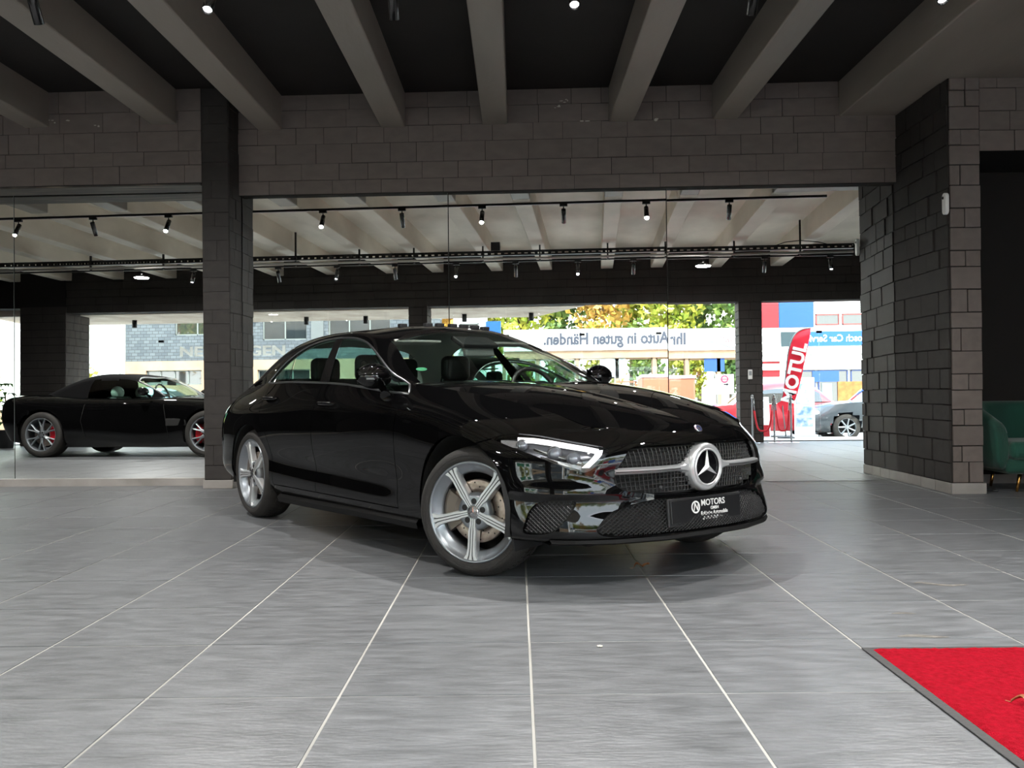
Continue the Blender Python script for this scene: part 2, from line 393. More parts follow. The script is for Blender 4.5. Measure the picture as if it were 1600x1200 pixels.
# window wall behind the camera (seen in the mirrors)
glass_win = glass('shop_window_glass', (.93, .96, .95), 1.0)
concrete = mat('pale_soffit_plaster', srgb(178, 164, 150), .85, col2=srgb(205, 192, 178), nscale=2, bump=.2, bscale=20)
def build_window_wall():
    o = MB().bb((-10.8, -1.05, 2.92), (8.2, -.66, 4.0)).bb((-13.3, -1.05, 3.05), (-10.8, -.66, 4.0)).build('wall_front', paint_plain); tag(o, kind='structure')
    st = MB(); z = 2.925; c = 0
    while z < 3.97:
        x = -10.8-(c % 2)*.2
        while x < 8.1:
            l = BR.uniform(.3, .5); st.box((x+l/2, -.655, z+.083), (l-.008, .016, .158)); x += l
        z += .17; c += 1
    tag(st.build('brick', paint_dark, o, weld=False), kind='stuff')
    for (x0, x1, y0, y1) in ((-11.85, -10.81, -1.6, -.62), (-3.13, -2.75, -1.15, -.62), (3.82, 4.27, -1.15, -.62)):
        p = MB().bb((x0, y0, 0), (x1, y1, 2.93 if x0 > -10 else 3.99)).build('pillar', paint_plain); tag(p, kind='structure')
        st = MB(); z = .01; c = 0; ph = 2.9
        while z < ph:
            for (a, n, fx) in ((x0, x1, 0), (y0, y1, 1)):
                s = a-(c % 2)*.1
                while s < n-.03:
                    l = min(BR.uniform(.22, .4), n-s)
                    lo = max(s, a)
                    if fx == 0: st.box(((lo+s+l)/2, y1+.004, z+.083), (s+l-lo-.01, .014, .156))
                    else:
                        st.box((x1+.004, (lo+s+l)/2, z+.083), (.014, s+l-lo-.01, .156)); st.box((x0-.004, (lo+s+l)/2, z+.083), (.014, s+l-lo-.01, .156))
                    s += l
            z += .17; c += 1
        tag(st.build('brick', paint_dark, p, weld=False), kind='stuff')
    # glazing between the pillars: frameless panes with patch fittings
    fit = mat('black_patch_fitting', srgb(30, 32, 34), .4, metal=.5)
    k = 0
    for x0, x1, n in ((-10.8, -3.14, 4), (-2.74, 3.81, 4), (4.28, 8.1, 3), (-13.1, -11.86, 1)):
        w = (x1-x0)/n; k += 1
        r = empty('window_%d' % k, ((x0+x1)/2, -1.18, 0), kind='structure')
        for i in range(n):
            a = x0+i*w+.004-(x0+x1)/2; b = a+w-.008
            MB().bb((a, -.005, .02), (b, .005, 2.92)).build('pane', glass_win, r)
            if i:
                for z in (.16, 2.30): MB().bb((a-.06, -.02, z-.025), (a+.06, .02, z+.025)).build('patch_fitting', fit, r, bevel=.004)
        MB().bb((x0-(x0+x1)/2, -.03, -.01), (x1-(x0+x1)/2, .03, .02)).build('bottom_rail', mat('steel_rail', srgb(150, 150, 150), .3, metal=.9), r)
    # lettering on the outside of the glass, read from the street
    wl = translucent('white_window_lettering', srgb(240, 240, 238))
    r = bpy.data.objects['window_1']
    lettering('lettering', 'NEUWAGEN', .30, wl, r, (-7.24+6.97, -.007, 2.05), (1, 0, 0), (0, 0, 1), width=2.42, depth=.001, bold=.010)
    # exterior canopy with downlights
    c = MB()
    c.add([(-13, -1.2, 2.92), (.6, -1.2, 2.92), (-.6, -2.9, 2.86), (-13, -2.9, 2.86), (-13, -1.2, 3.2), (.6, -1.2, 3.2), (-.6, -2.9, 3.2), (-13, -2.9, 3.2)],
          [(0, 1, 2, 3), (4, 7, 6, 5), (0, 4, 5, 1), (1, 5, 6, 2), (2, 6, 7, 3), (3, 7, 4, 0)])
    o = c.build('ceiling_canopy', concrete); tag(o, kind='structure')
    MB().bb((-13.3, -1.3, 4.0), (8.3, -.9, 5.2)).bb((-13.3, -1.45, 3.2), (8.3, -1.05, 5.2)).build('parapet', concrete, o)
    black = mat('black_metal', srgb(24, 24, 25), .42, metal=.3)
    for k, x in enumerate((-10.0, -5.85, -4.45, -2.15, -.62)):
        t = empty('downlight', (x, -2.15, 2.88), label=('first', 'second', 'third', 'fourth', 'fifth')[k]+' black cylinder downlight from the left under the outdoor canopy', cat='lamp', group='canopy downlights')
        MB().lathe([(0, 0), (.055, 0), (.055, -.17), (.045, -.17), (.04, -.15), (0, -.15)], 14).build('housing', black, t)
        MB().lathe([(0, -.148), (.04, -.148)], 14).build('lens', mat('frosted_lens', srgb(190, 190, 180), .4), t)
build_window_wall()
# ---- sedan surfaces (car frame: x forward from the front axle, w = half width, z up)
SED = [
 # F0 (nose centre) .. F5 | A B C D E G H I | R4 R3 R2 R1 R0
 [(.83,0,.235),(.80,.3,.23),(.70,.56,.225),(.585,.72,.225),(.43,.82,.225),(.25,.865,.22),(.05,.875,.21),(-.4,.865,.195),(-.75,.86,.185),(-1.3,.855,.185),(-1.9,.855,.185),(-2.4,.855,.19),(-2.9,.86,.22),(-3.4,.84,.25),(-3.70,.78,.27),(-3.86,.64,.28),(-3.93,.42,.28),(-3.96,.2,.28),(-3.97,0,.28)],
 [(.868,0,.262),(.84,.3,.258),(.745,.57,.255),(.63,.735,.252),(.465,.84,.25),(.28,.895,.255),(.05,.925,.28),(-.4,.908,.27),(-.75,.902,.262),(-1.3,.90,.26),(-1.9,.90,.26),(-2.4,.905,.265),(-2.9,.92,.29),(-3.4,.90,.31),(-3.74,.82,.33),(-3.93,.66,.34),(-4.0,.43,.34),(-4.03,.2,.34),(-4.035,0,.34)],
 [(.848,0,.40),(.82,.3,.40),(.725,.555,.40),(.605,.73,.40),(.44,.845,.40),(.27,.91,.42),(.05,.942,.44),(-.4,.928,.43),(-.75,.915,.42),(-1.3,.912,.42),(-1.9,.915,.42),(-2.4,.925,.43),(-2.9,.945,.45),(-3.4,.92,.45),(-3.77,.83,.47),(-3.965,.66,.48),(-4.04,.43,.48),(-4.07,.2,.48),(-4.075,0,.48)],
 [(.848,0,.55),(.82,.3,.55),(.72,.545,.55),(.60,.72,.55),(.43,.845,.56),(.26,.908,.575),(.05,.945,.60),(-.4,.937,.60),(-.75,.928,.59),(-1.3,.93,.58),(-1.9,.933,.58),(-2.4,.94,.60),(-2.9,.948,.63),(-3.4,.93,.63),(-3.78,.83,.63),(-3.97,.655,.64),(-4.045,.43,.64),(-4.07,.2,.64),(-4.075,0,.64)],
 [(.835,0,.68),(.808,.3,.68),(.71,.53,.67),(.575,.70,.67),(.40,.825,.69),(.24,.89,.70),(.03,.93,.74),(-.4,.937,.76),(-.75,.937,.77),(-1.3,.94,.77),(-1.9,.94,.77),(-2.4,.937,.78),(-2.9,.925,.80),(-3.4,.895,.80),(-3.76,.80,.80),(-3.95,.63,.80),(-4.03,.42,.80),(-4.055,.2,.80),(-4.06,0,.80)],
 [(.80,0,.745),(.775,.28,.745),(.682,.49,.738),(.53,.645,.745),(.36,.76,.775),(.2,.825,.805),(0,.86,.84),(-.4,.885,.872),(-.75,.90,.885),(-1.3,.907,.888),(-1.9,.903,.895),(-2.4,.885,.905),(-2.9,.86,.91),(-3.4,.81,.905),(-3.74,.73,.90),(-3.92,.58,.905),(-4.0,.39,.915),(-4.04,.19,.92),(-4.05,0,.92)],
 [(.74,0,.785),(.72,.25,.782),(.665,.45,.772),(.575,.57,.782),(.42,.62,.835),(.25,.65,.875),(0,.685,.92),(-.4,.715,.967),(-.76,.75,1.005),(-1.3,.845,1.0),(-1.9,.835,1.022),(-2.4,.822,1.035),(-2.85,.79,1.035),(-3.35,.72,1.0),(-3.7,.655,.97),(-3.9,.52,.965),(-3.99,.34,.975),(-4.02,.17,.98),(-4.03,0,.985)],
]
GH = [ # greenhouse: loops G0 belt .. G5 roof centre, stations k0 cowl .. k6 rear glass base
 [(-.76,.75,1.005),(-1.08,.815,1.003),(-1.5,.842,1.008),(-1.95,.835,1.022),(-2.4,.822,1.035),(-2.85,.79,1.035),(-3.32,.722,1.003)],
 [(-.762,.735,1.008),(-1.03,.812,1.045),(-1.48,.765,1.15),(-1.97,.748,1.18),(-2.43,.745,1.17),(-2.88,.757,1.09),(-3.36,.71,1.013)],
 [(-.765,.722,1.010),(-.98,.79,1.085),(-1.44,.678,1.27),(-1.97,.636,1.338),(-2.45,.662,1.295),(-2.92,.71,1.165),(-3.42,.685,1.03)],
 [(-.765,.705,1.012),(-.95,.673,1.097),(-1.37,.577,1.302),(-1.95,.555,1.378),(-2.43,.565,1.365),(-2.98,.60,1.265),(-3.57,.585,1.06)],
 [(-.55,.40,.998),(-.86,.37,1.145),(-1.31,.31,1.358),(-1.95,.30,1.415),(-2.42,.30,1.408),(-3.02,.33,1.33),(-3.66,.32,1.07)],
 [(-.44,0,.985),(-.81,0,1.16),(-1.29,0,1.375),(-1.95,0,1.425),(-2.42,0,1.42),(-3.04,0,1.35),(-3.69,0,1.075)],
]
def spl(t, P, q):
    """natural C2 cubic through P (n,...) at t, evaluated at q"""
    t=np.asarray(t,float); P=np.asarray(P,float); n=len(t); h=np.diff(t)
    A=np.zeros((n,n)); R=np.zeros_like(P)
    A[0,0]=A[-1,-1]=1
    for i in range(1,n-1):
        A[i,i-1]=h[i-1]; A[i,i]=2*(h[i-1]+h[i]); A[i,i+1]=h[i]
        R[i]=6*((P[i+1]-P[i])/h[i]-(P[i]-P[i-1])/h[i-1])
    m=np.linalg.solve(A,R.reshape(n,-1)).reshape(P.shape)
    q=np.asarray(q,float); k=np.clip(np.searchsorted(t,q,side='right')-1,0,n-2)
    sh=(-1,)+(1,)*(P.ndim-1)
    a=(t[k+1]-q).reshape(sh); b=(q-t[k]).reshape(sh); hh=h[k].reshape(sh)
    return m[k]*a**3/(6*hh)+m[k+1]*b**3/(6*hh)+(P[k]/hh-m[k]*hh/6)*a+(P[k+1]/hh-m[k+1]*hh/6)*b
def refine(seg, counts):
    q=[]
    for i,c in enumerate(counts): q+=list(np.linspace(seg[i],seg[i+1],c,endpoint=False))
    return np.array(q+[seg[-1]])
MIR=np.array([1,-1,1.])
def net_surface(net, ns, nl, mirror_ends=True, mirror_top=False):
    """net[level][station] -> dense grid [station][level][3]; ns / nl: subdivisions per interval"""
    N=np.array(net,float).transpose(1,0,2)      # station, level
    d=np.linalg.norm(np.diff(N,axis=0),axis=2).mean(1); t=np.concatenate([[0],np.cumsum(d)])
    if mirror_ends:
        Pn=np.concatenate([N[2:0:-1]*MIR,N,N[-2:-4:-1]*MIR]); tt=np.concatenate([[-t[2],-t[1]],t,[2*t[-1]-t[-2],2*t[-1]-t[-3]]])
    else: Pn,tt=N,t
    G=spl(tt,Pn,refine(t,ns))
    d=np.linalg.norm(np.diff(N,axis=1),axis=2).mean(0); s=np.concatenate([[0],np.cumsum(d)])
    H=G.transpose(1,0,2)
    if mirror_top:
        H=np.concatenate([H,H[-2:-4:-1]*MIR]); ss=np.concatenate([s,[2*s[-1]-s[-2],2*s[-1]-s[-3]]])
    else: ss=s
    return spl(ss,H,refine(s,nl)).transpose(1,0,2)
def coons(top,bot,lef,rig):
    """boundary curves: top/bot (n pts over u), lef/rig (m pts over v) -> grid[m][n]"""
    n,m=len(top),len(lef); u=np.linspace(0,1,n)[None,:,None]; v=np.linspace(0,1,m)[:,None,None]
    T,B,L,R=top[None],bot[None],lef[:,None],rig[:,None]
    return (1-v)*T+v*B+(1-u)*L+u*R-((1-u)*(1-v)*top[0]+u*(1-v)*top[-1]+(1-u)*v*bot[0]+u*v*bot[-1])
def resample(P,n):
    P=np.asarray(P,float); d=np.concatenate([[0],np.cumsum(np.linalg.norm(np.diff(P,axis=0),axis=1))])
    return spl(d,P,np.linspace(0,d[-1],n))
def sedan_grids():
    S1=net_surface(SED,[8,8,10,12,12,12,14,14,20,22,18,18,18,14,8,6,5,4],[4,8,10,10,10,12])
    L6=np.array(SED[6],float)
    front=resample(L6[3::-1],24)                       # F3 -> F0
    edge=resample(L6[3:9],50)                          # F3 -> C
    cen=resample([(.74,0,.785),(.62,0,.822),(.4,0,.872),(.1,0,.928),(-.2,0,.973),(-.47,0,1.005)],50)
    cowl=resample([(-.76,.75,1.005),(-.66,.55,1.018),(-.53,.28,1.013),(-.47,0,1.005)],24)
    S2=coons(front,cowl,edge,cen)                      # [v][u]
    # fuller crown between the edge and the centre
    m,n,_=S2.shape
    u=np.linspace(0,1,n)[None,:]; v=np.linspace(0,1,m)[:,None]
    S2[:,:,2]+=.022*np.sin(np.pi*u)**1.0*np.sin(np.pi*np.clip(v,0,1))**.7
    S4=net_surface(GH,[10,14,14,12,14,14],[6,8,8,10,10],mirror_ends=False,mirror_top=True)
    rim=np.concatenate([resample(L6[13:],30)])
    base=np.array(GH,float)[:,6]; base=resample(base,30)
    rim[0]=base[0]
    S3=np.stack([base*(1-k)+rim*k for k in np.linspace(0,1,10)])
    return S1,S2,S3,S4
# ------------------------------------------------------------------ the black sedan
CAR_O = (0.450, 5.413, 0.0); CAR_H = RAD(-52.667)
car_black = mat('black_car_paint', (.0022, .0022, .0024), .35, spec=0.0, coat=1.0, coat_rough=.006)
gloss_black = mat('gloss_black_trim', (.004, .004, .0045), .12, coat=.6)
satin_black = mat('satin_black_plastic', (.018, .018, .019), .5)
rubber = mat('tyre_rubber', srgb(40, 38, 37), .75, col2=srgb(48, 46, 44), nscale=9, bump=.2, bscale=120)
chrome = mat('chrome', (.86, .87, .88), .08, metal=1)
satin_chrome = mat('satin_silver', (.62, .63, .64), .28, metal=1)
bar_silver = mat('bright_bar_silver', (.60, .61, .62), .32, metal=.55, coat=.5)
alloy = mat('silver_alloy', srgb(150, 156, 162), .32, metal=.8, coat=.4)
alloy_bright = mat('bright_machined_alloy', srgb(228, 230, 232), .30, metal=.65, coat=.4)
disc_steel = mat('brake_steel', srgb(186, 172, 160), .35, metal=.9, col2=srgb(160, 146, 134), nscale=30)
cal_grey = mat('grey_caliper', srgb(120, 112, 104), .45, metal=.6)
dark_well = mat('dark_wheel_well', (.010, .010, .010), .8)
leather = mat('black_leather', (.014, .013, .013), .42, bump=.15, bscale=90)
headliner = mat('pale_headliner', srgb(232, 228, 222), .9)
car_glass = glass('green_tinted_car_glass', (.50, .70, .64), 1.0)
ws_glass = glass('windscreen_glass', (.84, .92, .88), 1.0)
lens_glass = glass('clear_lens', (.96, .97, .98), 1.0)
red_lens = mat('red_lamp_lens', (.22, .008, .008), .12, coat=1)
led_white = mat('white_light_guide', srgb(236, 238, 240), .25, emit=(1, 1, 1), estr=.25)

def knife(bm, poly, proj, dvec, filt, closed=True):
    """score the mesh along a 2D outline; proj(co) -> 2D, dvec: viewing direction of that projection"""
    pts = [Vector(p) for p in poly]; n = len(pts)
    lo = [min(p[i] for p in pts)-.05 for i in (0, 1)]; hi = [max(p[i] for p in pts)+.05 for i in (0, 1)]
    def bb(f):
        q = [proj(v.co) for v in f.verts]
        return min(a[0] for a in q), max(a[0] for a in q), min(a[1] for a in q), max(a[1] for a in q)
    cand = {}
    for f in bm.faces:
        if not filt(f): continue
        b = bb(f)
        if b[1] > lo[0] and b[0] < hi[0] and b[3] > lo[1] and b[2] < hi[1]: cand[f] = b
    lift = proj.lift
    for i in range(n if closed else n-1):
        a, b = pts[i], pts[(i+1) % n]
        x0, x1, y0, y1 = min(a[0], b[0])-1e-4, max(a[0], b[0])+1e-4, min(a[1], b[1])-1e-4, max(a[1], b[1])+1e-4
        fs = [f for f, q in cand.items() if q[1] > x0 and q[0] < x1 and q[3] > y0 and q[2] < y1]
        if not fs: continue
        for f in fs: del cand[f]
        A, B = lift(a), lift(b); no = (B-A).cross(dvec)
        if no.length < 1e-9: continue
        geom = set(fs)
        for f in fs: geom.update(f.edges); geom.update(f.verts)
        r = bmesh.ops.bisect_plane(bm, geom=list(geom), dist=1e-5, plane_co=A, plane_no=no.normalized())
        for g in set(r['geom']) | set(fs):
            if isinstance(g, bmesh.types.BMFace) and g.is_valid: cand[g] = bb(g)
def inside(p, poly):
    x, y = p; c = False; n = len(poly); j = n-1
    for i in range(n):
        xi, yi = poly[i][0], poly[i][1]; xj, yj = poly[j][0], poly[j][1]
        if (yi > y) != (yj > y) and x < (xj-xi)*(y-yi)/(yj-yi)+xi: c = not c
        j = i
    return c
def P_side(co): return (co.x, co.z)
P_side.lift = lambda p: Vector((p[0], 0, p[1]))
def P_front(co): return (-co.y, co.z)
P_front.lift = lambda p: Vector((0, -p[0], p[1]))
OB = Vector((.77, -.638, 0)).normalized(); OQ = Vector((-OB.y, OB.x, 0))
def P_obl(co): return (co.x*OQ.x+co.y*OQ.y, co.z)
P_obl.lift = lambda p: Vector((OQ.x*p[0], OQ.y*p[0], p[1]))
def obl(pts): return [(x*OQ.x-w*OQ.y, z) for x, w, z in pts]
def smooth_closed(poly, k=4):
    """Catmull-Rom through a closed 2D outline"""
    n = len(poly); out = []
    for i in range(n):
        p0, p1, p2, p3 = [np.array(poly[(i+j) % n][:2], float) for j in (-1, 0, 1, 2)]
        for t in np.linspace(0, 1, k, endpoint=False):
            out.append(tuple(.5*(2*p1+(p2-p0)*t+(2*p0-5*p1+4*p2-p3)*t*t+(3*p1-p0-3*p2+p3)*t**3)))
    return out
def smooth_open(pts, k=4):
    P = [np.array(p, float) for p in pts]; P = [2*P[0]-P[1]]+P+[2*P[-1]-P[-2]]; out = []
    for i in range(1, len(P)-2):
        p0, p1, p2, p3 = P[i-1:i+3]
        for t in np.linspace(0, 1, k, endpoint=False): out.append(tuple(.5*(2*p1+(p2-p0)*t+(2*p0-5*p1+4*p2-p3)*t*t+(3*p1-p0-3*p2+p3)*t**3)))
    return out+[tuple(P[-2])]
def ribbon(line, w):
    L = [np.array(p, float) for p in line]; a, b = [], []
    for i in range(len(L)):
        t = L[min(i+1, len(L)-1)]-L[max(i-1, 0)]; t /= np.linalg.norm(t); n = np.array([-t[1], t[0]])*w/2
        a.append(tuple(L[i]+n)); b.append(tuple(L[i]-n))
    return a+b[::-1]
def circle(c, r, n=40): return [(c[0]+r*math.cos(2*PI*i/n), c[1]+r*math.sin(2*PI*i/n)) for i in range(n)]

HEAD = [(.208,.89,.723),(.303,.833,.747),(.416,.759,.741),(.525,.686,.720),(.65,.589,.693),(.696,.548,.676),(.702,.555,.652),(.678,.616,.591),(.660,.645,.569),(.640,.668,.567),(.581,.735,.592),(.473,.806,.639),(.376,.849,.671),(.28,.868,.698)]
FOG = [(.422,.862,.272),(.438,.854,.341),(.455,.842,.385),(.485,.819,.417),(.538,.782,.431),(.600,.722,.431),(.628,.698,.425),(.625,.716,.379),(.602,.757,.325),(.57,.787,.286),(.53,.812,.270),(.481,.837,.264)]
GRILLE = [(0,.692),(.2,.691),(.36,.689),(.43,.684),(.462,.668),(.492,.624),(.523,.576),(.537,.535),(.527,.497),(.49,.473),(.42,.460),(.3,.449),(.15,.443),(0,.443)]
INTAKE = [(0,.428),(.16,.430),(.312,.428),(.42,.415),(.51,.394),(.575,.366),(.622,.320),(.640,.292),(.622,.268),(.561,.257),(.42,.252),(.27,.249),(.12,.248),(0,.248)]
DLO = [(-.707,.949),(-.80,1.004),(-.977,1.085),(-1.168,1.170),(-1.375,1.247),(-1.557,1.298),(-1.761,1.329),(-2.025,1.338),(-2.28,1.322),(-2.451,1.287),(-2.58,1.238),(-2.70,1.17),(-2.80,1.09),(-2.862,1.032),
       (-2.70,1.031),(-2.313,1.033),(-1.879,1.024),(-1.5,1.010),(-1.227,.989),(-.948,.961)]
ARCHF = ((-.045,.340),.392); ARCHR = ((-2.93,.338),.378)

def arch_poly(c, r): return circle(c, r, 56)

def build_sedan():
    root = empty('sedan_car', CAR_O, CAR_H, 'shiny black four-door sedan with silver five-spoke wheels parked across the grey tiles', 'car')
    S1, S2, S3, S4 = sedan_grids()
    # crisp swage along the doors and a ledge over the fog intake
    for G in (S1,):
        X, Wd, Z = G[:, :, 0], G[:, :, 1], G[:, :, 2]
        side = np.clip((X+3.2)/.5, 0, 1)*np.clip((-.55-X)/.3, 0, 1)
        G[:, :, 1] -= .012*np.exp(-((Z-.44-.05*(X+1.6)/-1.2)/.085)**2)*side*(Wd > .5)
        fr = np.clip((X-.30)/.12, 0, 1)
        ledge = .465-.02*np.clip((.7-Wd)/.3, 0, 1)
        k = np.exp(-np.clip((Z-ledge)/.055, 0, None)**2)*(Z > ledge-.02)*fr*np.exp(-((Wd-.74)/.20)**2)
        G[:, :, 0] += .020*k; G[:, :, 1] += .010*k
    bm = bmesh.new(); sid = bm.faces.layers.int.new('sid'); reg = bm.faces.layers.int.new('reg'); pa = bm.faces.layers.int.new('pa'); pb = bm.faces.layers.int.new('pb')
    bv, bt, bn = [], [], []
    flips = {}
    for k, G in enumerate((S1, S2, S3, S4)):
        V = G.copy(); V[:, :, 1] *= -1
        du = np.gradient(V, axis=0); dv = np.gradient(V, axis=1); n = np.cross(du, dv)
        ln = np.linalg.norm(n, axis=2, keepdims=True); n = n/np.maximum(ln, 1e-9)
        c = np.array([-1.6, 0, .45]); s = np.sign(((V-c)*n).sum(2).mean()); n *= s; flips[k] = s
        m, q, _ = V.shape; base = len(bv)
        bv += [Vector(p) for p in V.reshape(-1, 3)]; bn += [Vector(p) for p in n.reshape(-1, 3)]
        vs = [bm.verts.new(p) for p in V.reshape(-1, 3)]
        for i in range(m-1):
            for j in range(q-1):
                ids = [i*q+j, (i+1)*q+j, (i+1)*q+j+1, i*q+j+1]
                if s < 0: ids = ids[::-1]
                if len({tuple(round(x, 5) for x in V.reshape(-1, 3)[t]) for t in ids}) < 3: continue
                try: f = bm.faces.new([vs[t] for t in ids])
                except ValueError: continue
                f[sid] = k; f[pa] = i; f[pb] = j
                bt.append([base+t for t in ids])
    bm.faces.ensure_lookup_table()
    tri = []
    for q in bt: tri += [(q[0], q[1], q[2]), (q[0], q[2], q[3])]
    bvh = BVHTree.FromPolygons(bv, tri)
    def normal_at(co):
        loc, nn, idx, d = bvh.find_nearest(co)
        a, b, c = tri[idx]; A, B, C = bv[a], bv[b], bv[c]
        e1, e2, p = B-A, C-A, loc-A; d11, d12, d22 = e1.dot(e1), e1.dot(e2), e2.dot(e2); p1, p2 = p.dot(e1), p.dot(e2)
        den = d11*d22-d12*d12
        if abs(den) < 1e-16: return bn[a]
        v = (d22*p1-d12*p2)/den; w = (d11*p2-d12*p1)/den
        return (bn[a]*(1-v-w)+bn[b]*v+bn[c]*w).normalized()
    def surf(x, z=None, y=None, dirv=None, org=None):
        """point of the right-hand body side under a side-view position"""
        h = bvh.ray_cast(Vector((x, -3, z)), Vector((0, 1, 0)))
        return h[0]
    f_side = lambda f: f.calc_center_median().y < -.35
    low = lambda f: f[sid] == 0
    f_lowside = lambda f: f[sid] == 0 and f.calc_center_median().y < -.5
    f_front = lambda f: f[sid] == 0 and f.calc_center_median().x > .3
    f_ob = lambda f: f[sid] == 0 and f.calc_center_median().x > .02
    dS, dF = Vector((0, 1, 0)), Vector((1, 0, 0))
    headp = smooth_closed(obl(HEAD), 3); fogp = smooth_closed(obl(FOG), 3)
    gril = smooth_open(GRILLE, 3)+[(-.2, .443), (-.2, .692)]; inta = smooth_open(INTAKE, 3)+[(-.2, .248), (-.2, .428)]
    gril = [(.0-.2, .692)]+smooth_open(GRILLE, 3)+[(-.2, .443)]; inta = [(-.2, .428)]+smooth_open(INTAKE, 3)+[(-.2, .248)]
    dlo = smooth_open(DLO[:14], 3)+smooth_open(DLO[13:]+DLO[:1], 3)[1:-1]      # sharp tips front and rear
    af, ar = arch_poly(*ARCHF), arch_poly(*ARCHR)
    GAP = .0058
    l_front = smooth_open([(-.715,.99),(-.70,.94),(-.682,.86),(-.698,.72),(-.706,.55),(-.705,.40),(-.70,.285)], 3)
    l_mid = smooth_open([(-1.83,1.03),(-1.80,.93),(-1.797,.80),(-1.80,.6),(-1.80,.285)], 3)
    l_rear = smooth_open([(-2.83,1.04),(-2.80,.97),(-2.765,.86),(-2.70,.76),(-2.60,.68),(-2.535,.58),(-2.505,.45),(-2.50,.285)], 3)
    l_sill = [(-2.50,.285),(-.70,.285)]
    seam = obl([(.060,.940,.700),(.09,.934,.686),(.146,.918,.704),(.209,.891,.721)])
    lines = [(l_front, P_side, dS, f_lowside), (l_mid, P_side, dS, f_lowside), (l_rear, P_side, dS, f_lowside), (l_sill, P_side, dS, f_lowside), (seam, P_obl, OB, f_ob)]
    ribs = [(ribbon(l, GAP if l is not l_sill else .006), pr, d, ft) for l, pr, d, ft in lines]
    knife(bm, af, P_side, dS, f_lowside); knife(bm, ar, P_side, dS, f_lowside)
    knife(bm, dlo, P_side, dS, f_side)
    knife(bm, headp, P_obl, OB, f_ob); knife(bm, fogp, P_obl, OB, f_ob)
    knife(bm, gril, P_front, dF, f_front); knife(bm, inta, P_front, dF, f_front)
    for r, pr, d, ft in ribs: knife(bm, r, pr, d, ft)
    # parts by region
    door_f = [(-.70,.285)]+l_front[::-1]+[(-.60, .955), (-.60, 1.2), (-1.83, 1.2)]+l_mid
    door_r = [(-1.80,.285)]+l_mid[::-1]+[(-1.83, 1.2), (-2.83, 1.2)]+l_rear
    door_f = l_front[::-1]+[(-.715, 1.2), (-1.83, 1.2)]+l_mid
    door_r = l_mid[::-1]+[(-1.83, 1.2), (-2.83, 1.2)]+l_rear
    BODY, BUMP, DF, DR, HL, FG, GR, IN, WF, WR, WQ, WS, RW, HOOD, DECK, PIL, DEL, ROOF, PIQ, PIT = range(20)
    bpil = [(-1.922,1.36),(-1.735,1.02),(-1.872,1.0),(-2.012,1.36)]
    knife(bm, bpil, P_side, dS, f_side)
    bq = [(-2.60,1.28),(-2.585,1.28),(-2.395,1.0),(-2.41,1.0)]
    knife(bm, bq, P_side, dS, f_side)
    seam_q = [q for q, _ in seam]
    for f in bm.faces:
        c = f.calc_center_median(); s2 = P_side(c); r = BODY; k = f[sid]
        if k == 0:
            if c.y < -.5 and (inside(s2, af) or inside(s2, ar)): r = DEL
            elif c.y < -.5 and any(inside(s2, q[0]) for q in ribs[:4]): r = DEL
            elif c.x > .02 and inside(P_obl(c), ribs[4][0]): r = DEL
            elif c.x > .02 and inside(P_obl(c), headp): r = HL
            elif c.x > .3 and inside(P_obl(c), fogp) and c.y < -.5: r = FG
            elif c.x > .3 and inside(P_front(c), gril): r = GR
            elif c.x > .3 and inside(P_front(c), inta): r = IN
            elif c.y < -.5 and inside(s2, dlo): r = WF
            elif c.y < -.5 and inside(s2, door_f): r = DF
            elif c.y < -.5 and inside(s2, door_r): r = DR
            elif c.x > .05 and (c.x > .33 or P_obl(c)[0] > -.60 or c.z < .70) and not (c.x < .45 and c.z > .74): r = BUMP
        elif k == 1: r = HOOD
        elif k == 2: r = DECK
        else:
            i, j = f[pa], f[pb]
            if c.y < -.35 and inside(s2, dlo): r = WF
            elif j >= 22 and i < 24: r = WS if i < 23 else PIT
            elif j >= 22 and i >= 64: r = RW
            else: r = ROOF
        if r == WF:
            if inside(s2, bpil): r = PIL
            elif inside(s2, bq): r = PIQ
            elif s2[0] > -1.83: r = WF
            elif inside(s2, [(-2.6,1.28),(-2.395,1.0),(-3.2,1.0),(-3.2,1.3)]): r = WQ
            else: r = WR
        f[reg] = r
    def extract(want, sides=(1,), rim=.012, off=0.0, smooth_rim=False):
        """mesh of the faces in the wanted regions; sides: 1 right as built, -1 mirrored to the left"""
        V, F, N = [], [], []; idx = {}
        fs = [f for f in bm.faces if f[reg] in want]
        ecount = {}
        for f in fs:
            for e in f.edges: ecount[e] = ecount.get(e, 0)+1
        nn = {}
        for f in fs:
            for v in f.verts:
                if v not in nn: nn[v] = normal_at(v.co)
        for sg in sides:
            idx = {}
            mm = lambda p: Vector((p.x, p.y*sg, p.z))
            def vid(v):
                if v not in idx:
                    idx[v] = len(V); V.append(mm(v.co+nn[v]*off))
                return idx[v]
            for f in fs:
                ids = [vid(v) for v in f.verts]; ns = [mm(nn[v]) for v in f.verts]
                if sg < 0: ids = ids[::-1]; ns = ns[::-1]
                F.append(ids); N += ns
            if rim:
                for f in fs:
                    for lp in f.loops:
                        e = lp.edge
                        if ecount[e] != 1: continue
                        a, b = lp.vert, lp.link_loop_next.vert
                        if abs(a.co.y) < 1e-4 and abs(b.co.y) < 1e-4: continue
                        A, B = mm(a.co+nn[a]*off), mm(b.co+nn[b]*off); C, D = mm(b.co+nn[b]*(off-rim)), mm(a.co+nn[a]*(off-rim))
                        q = [A, D, C, B] if sg > 0 else [B, C, D, A]
                        no = (q[1]-q[0]).cross(q[2]-q[0])
                        if no.length < 1e-12: continue
                        no.normalize(); i0 = len(V); V.extend(q); F.append([i0, i0+1, i0+2, i0+3]); N += [no]*4
        return V, F, N
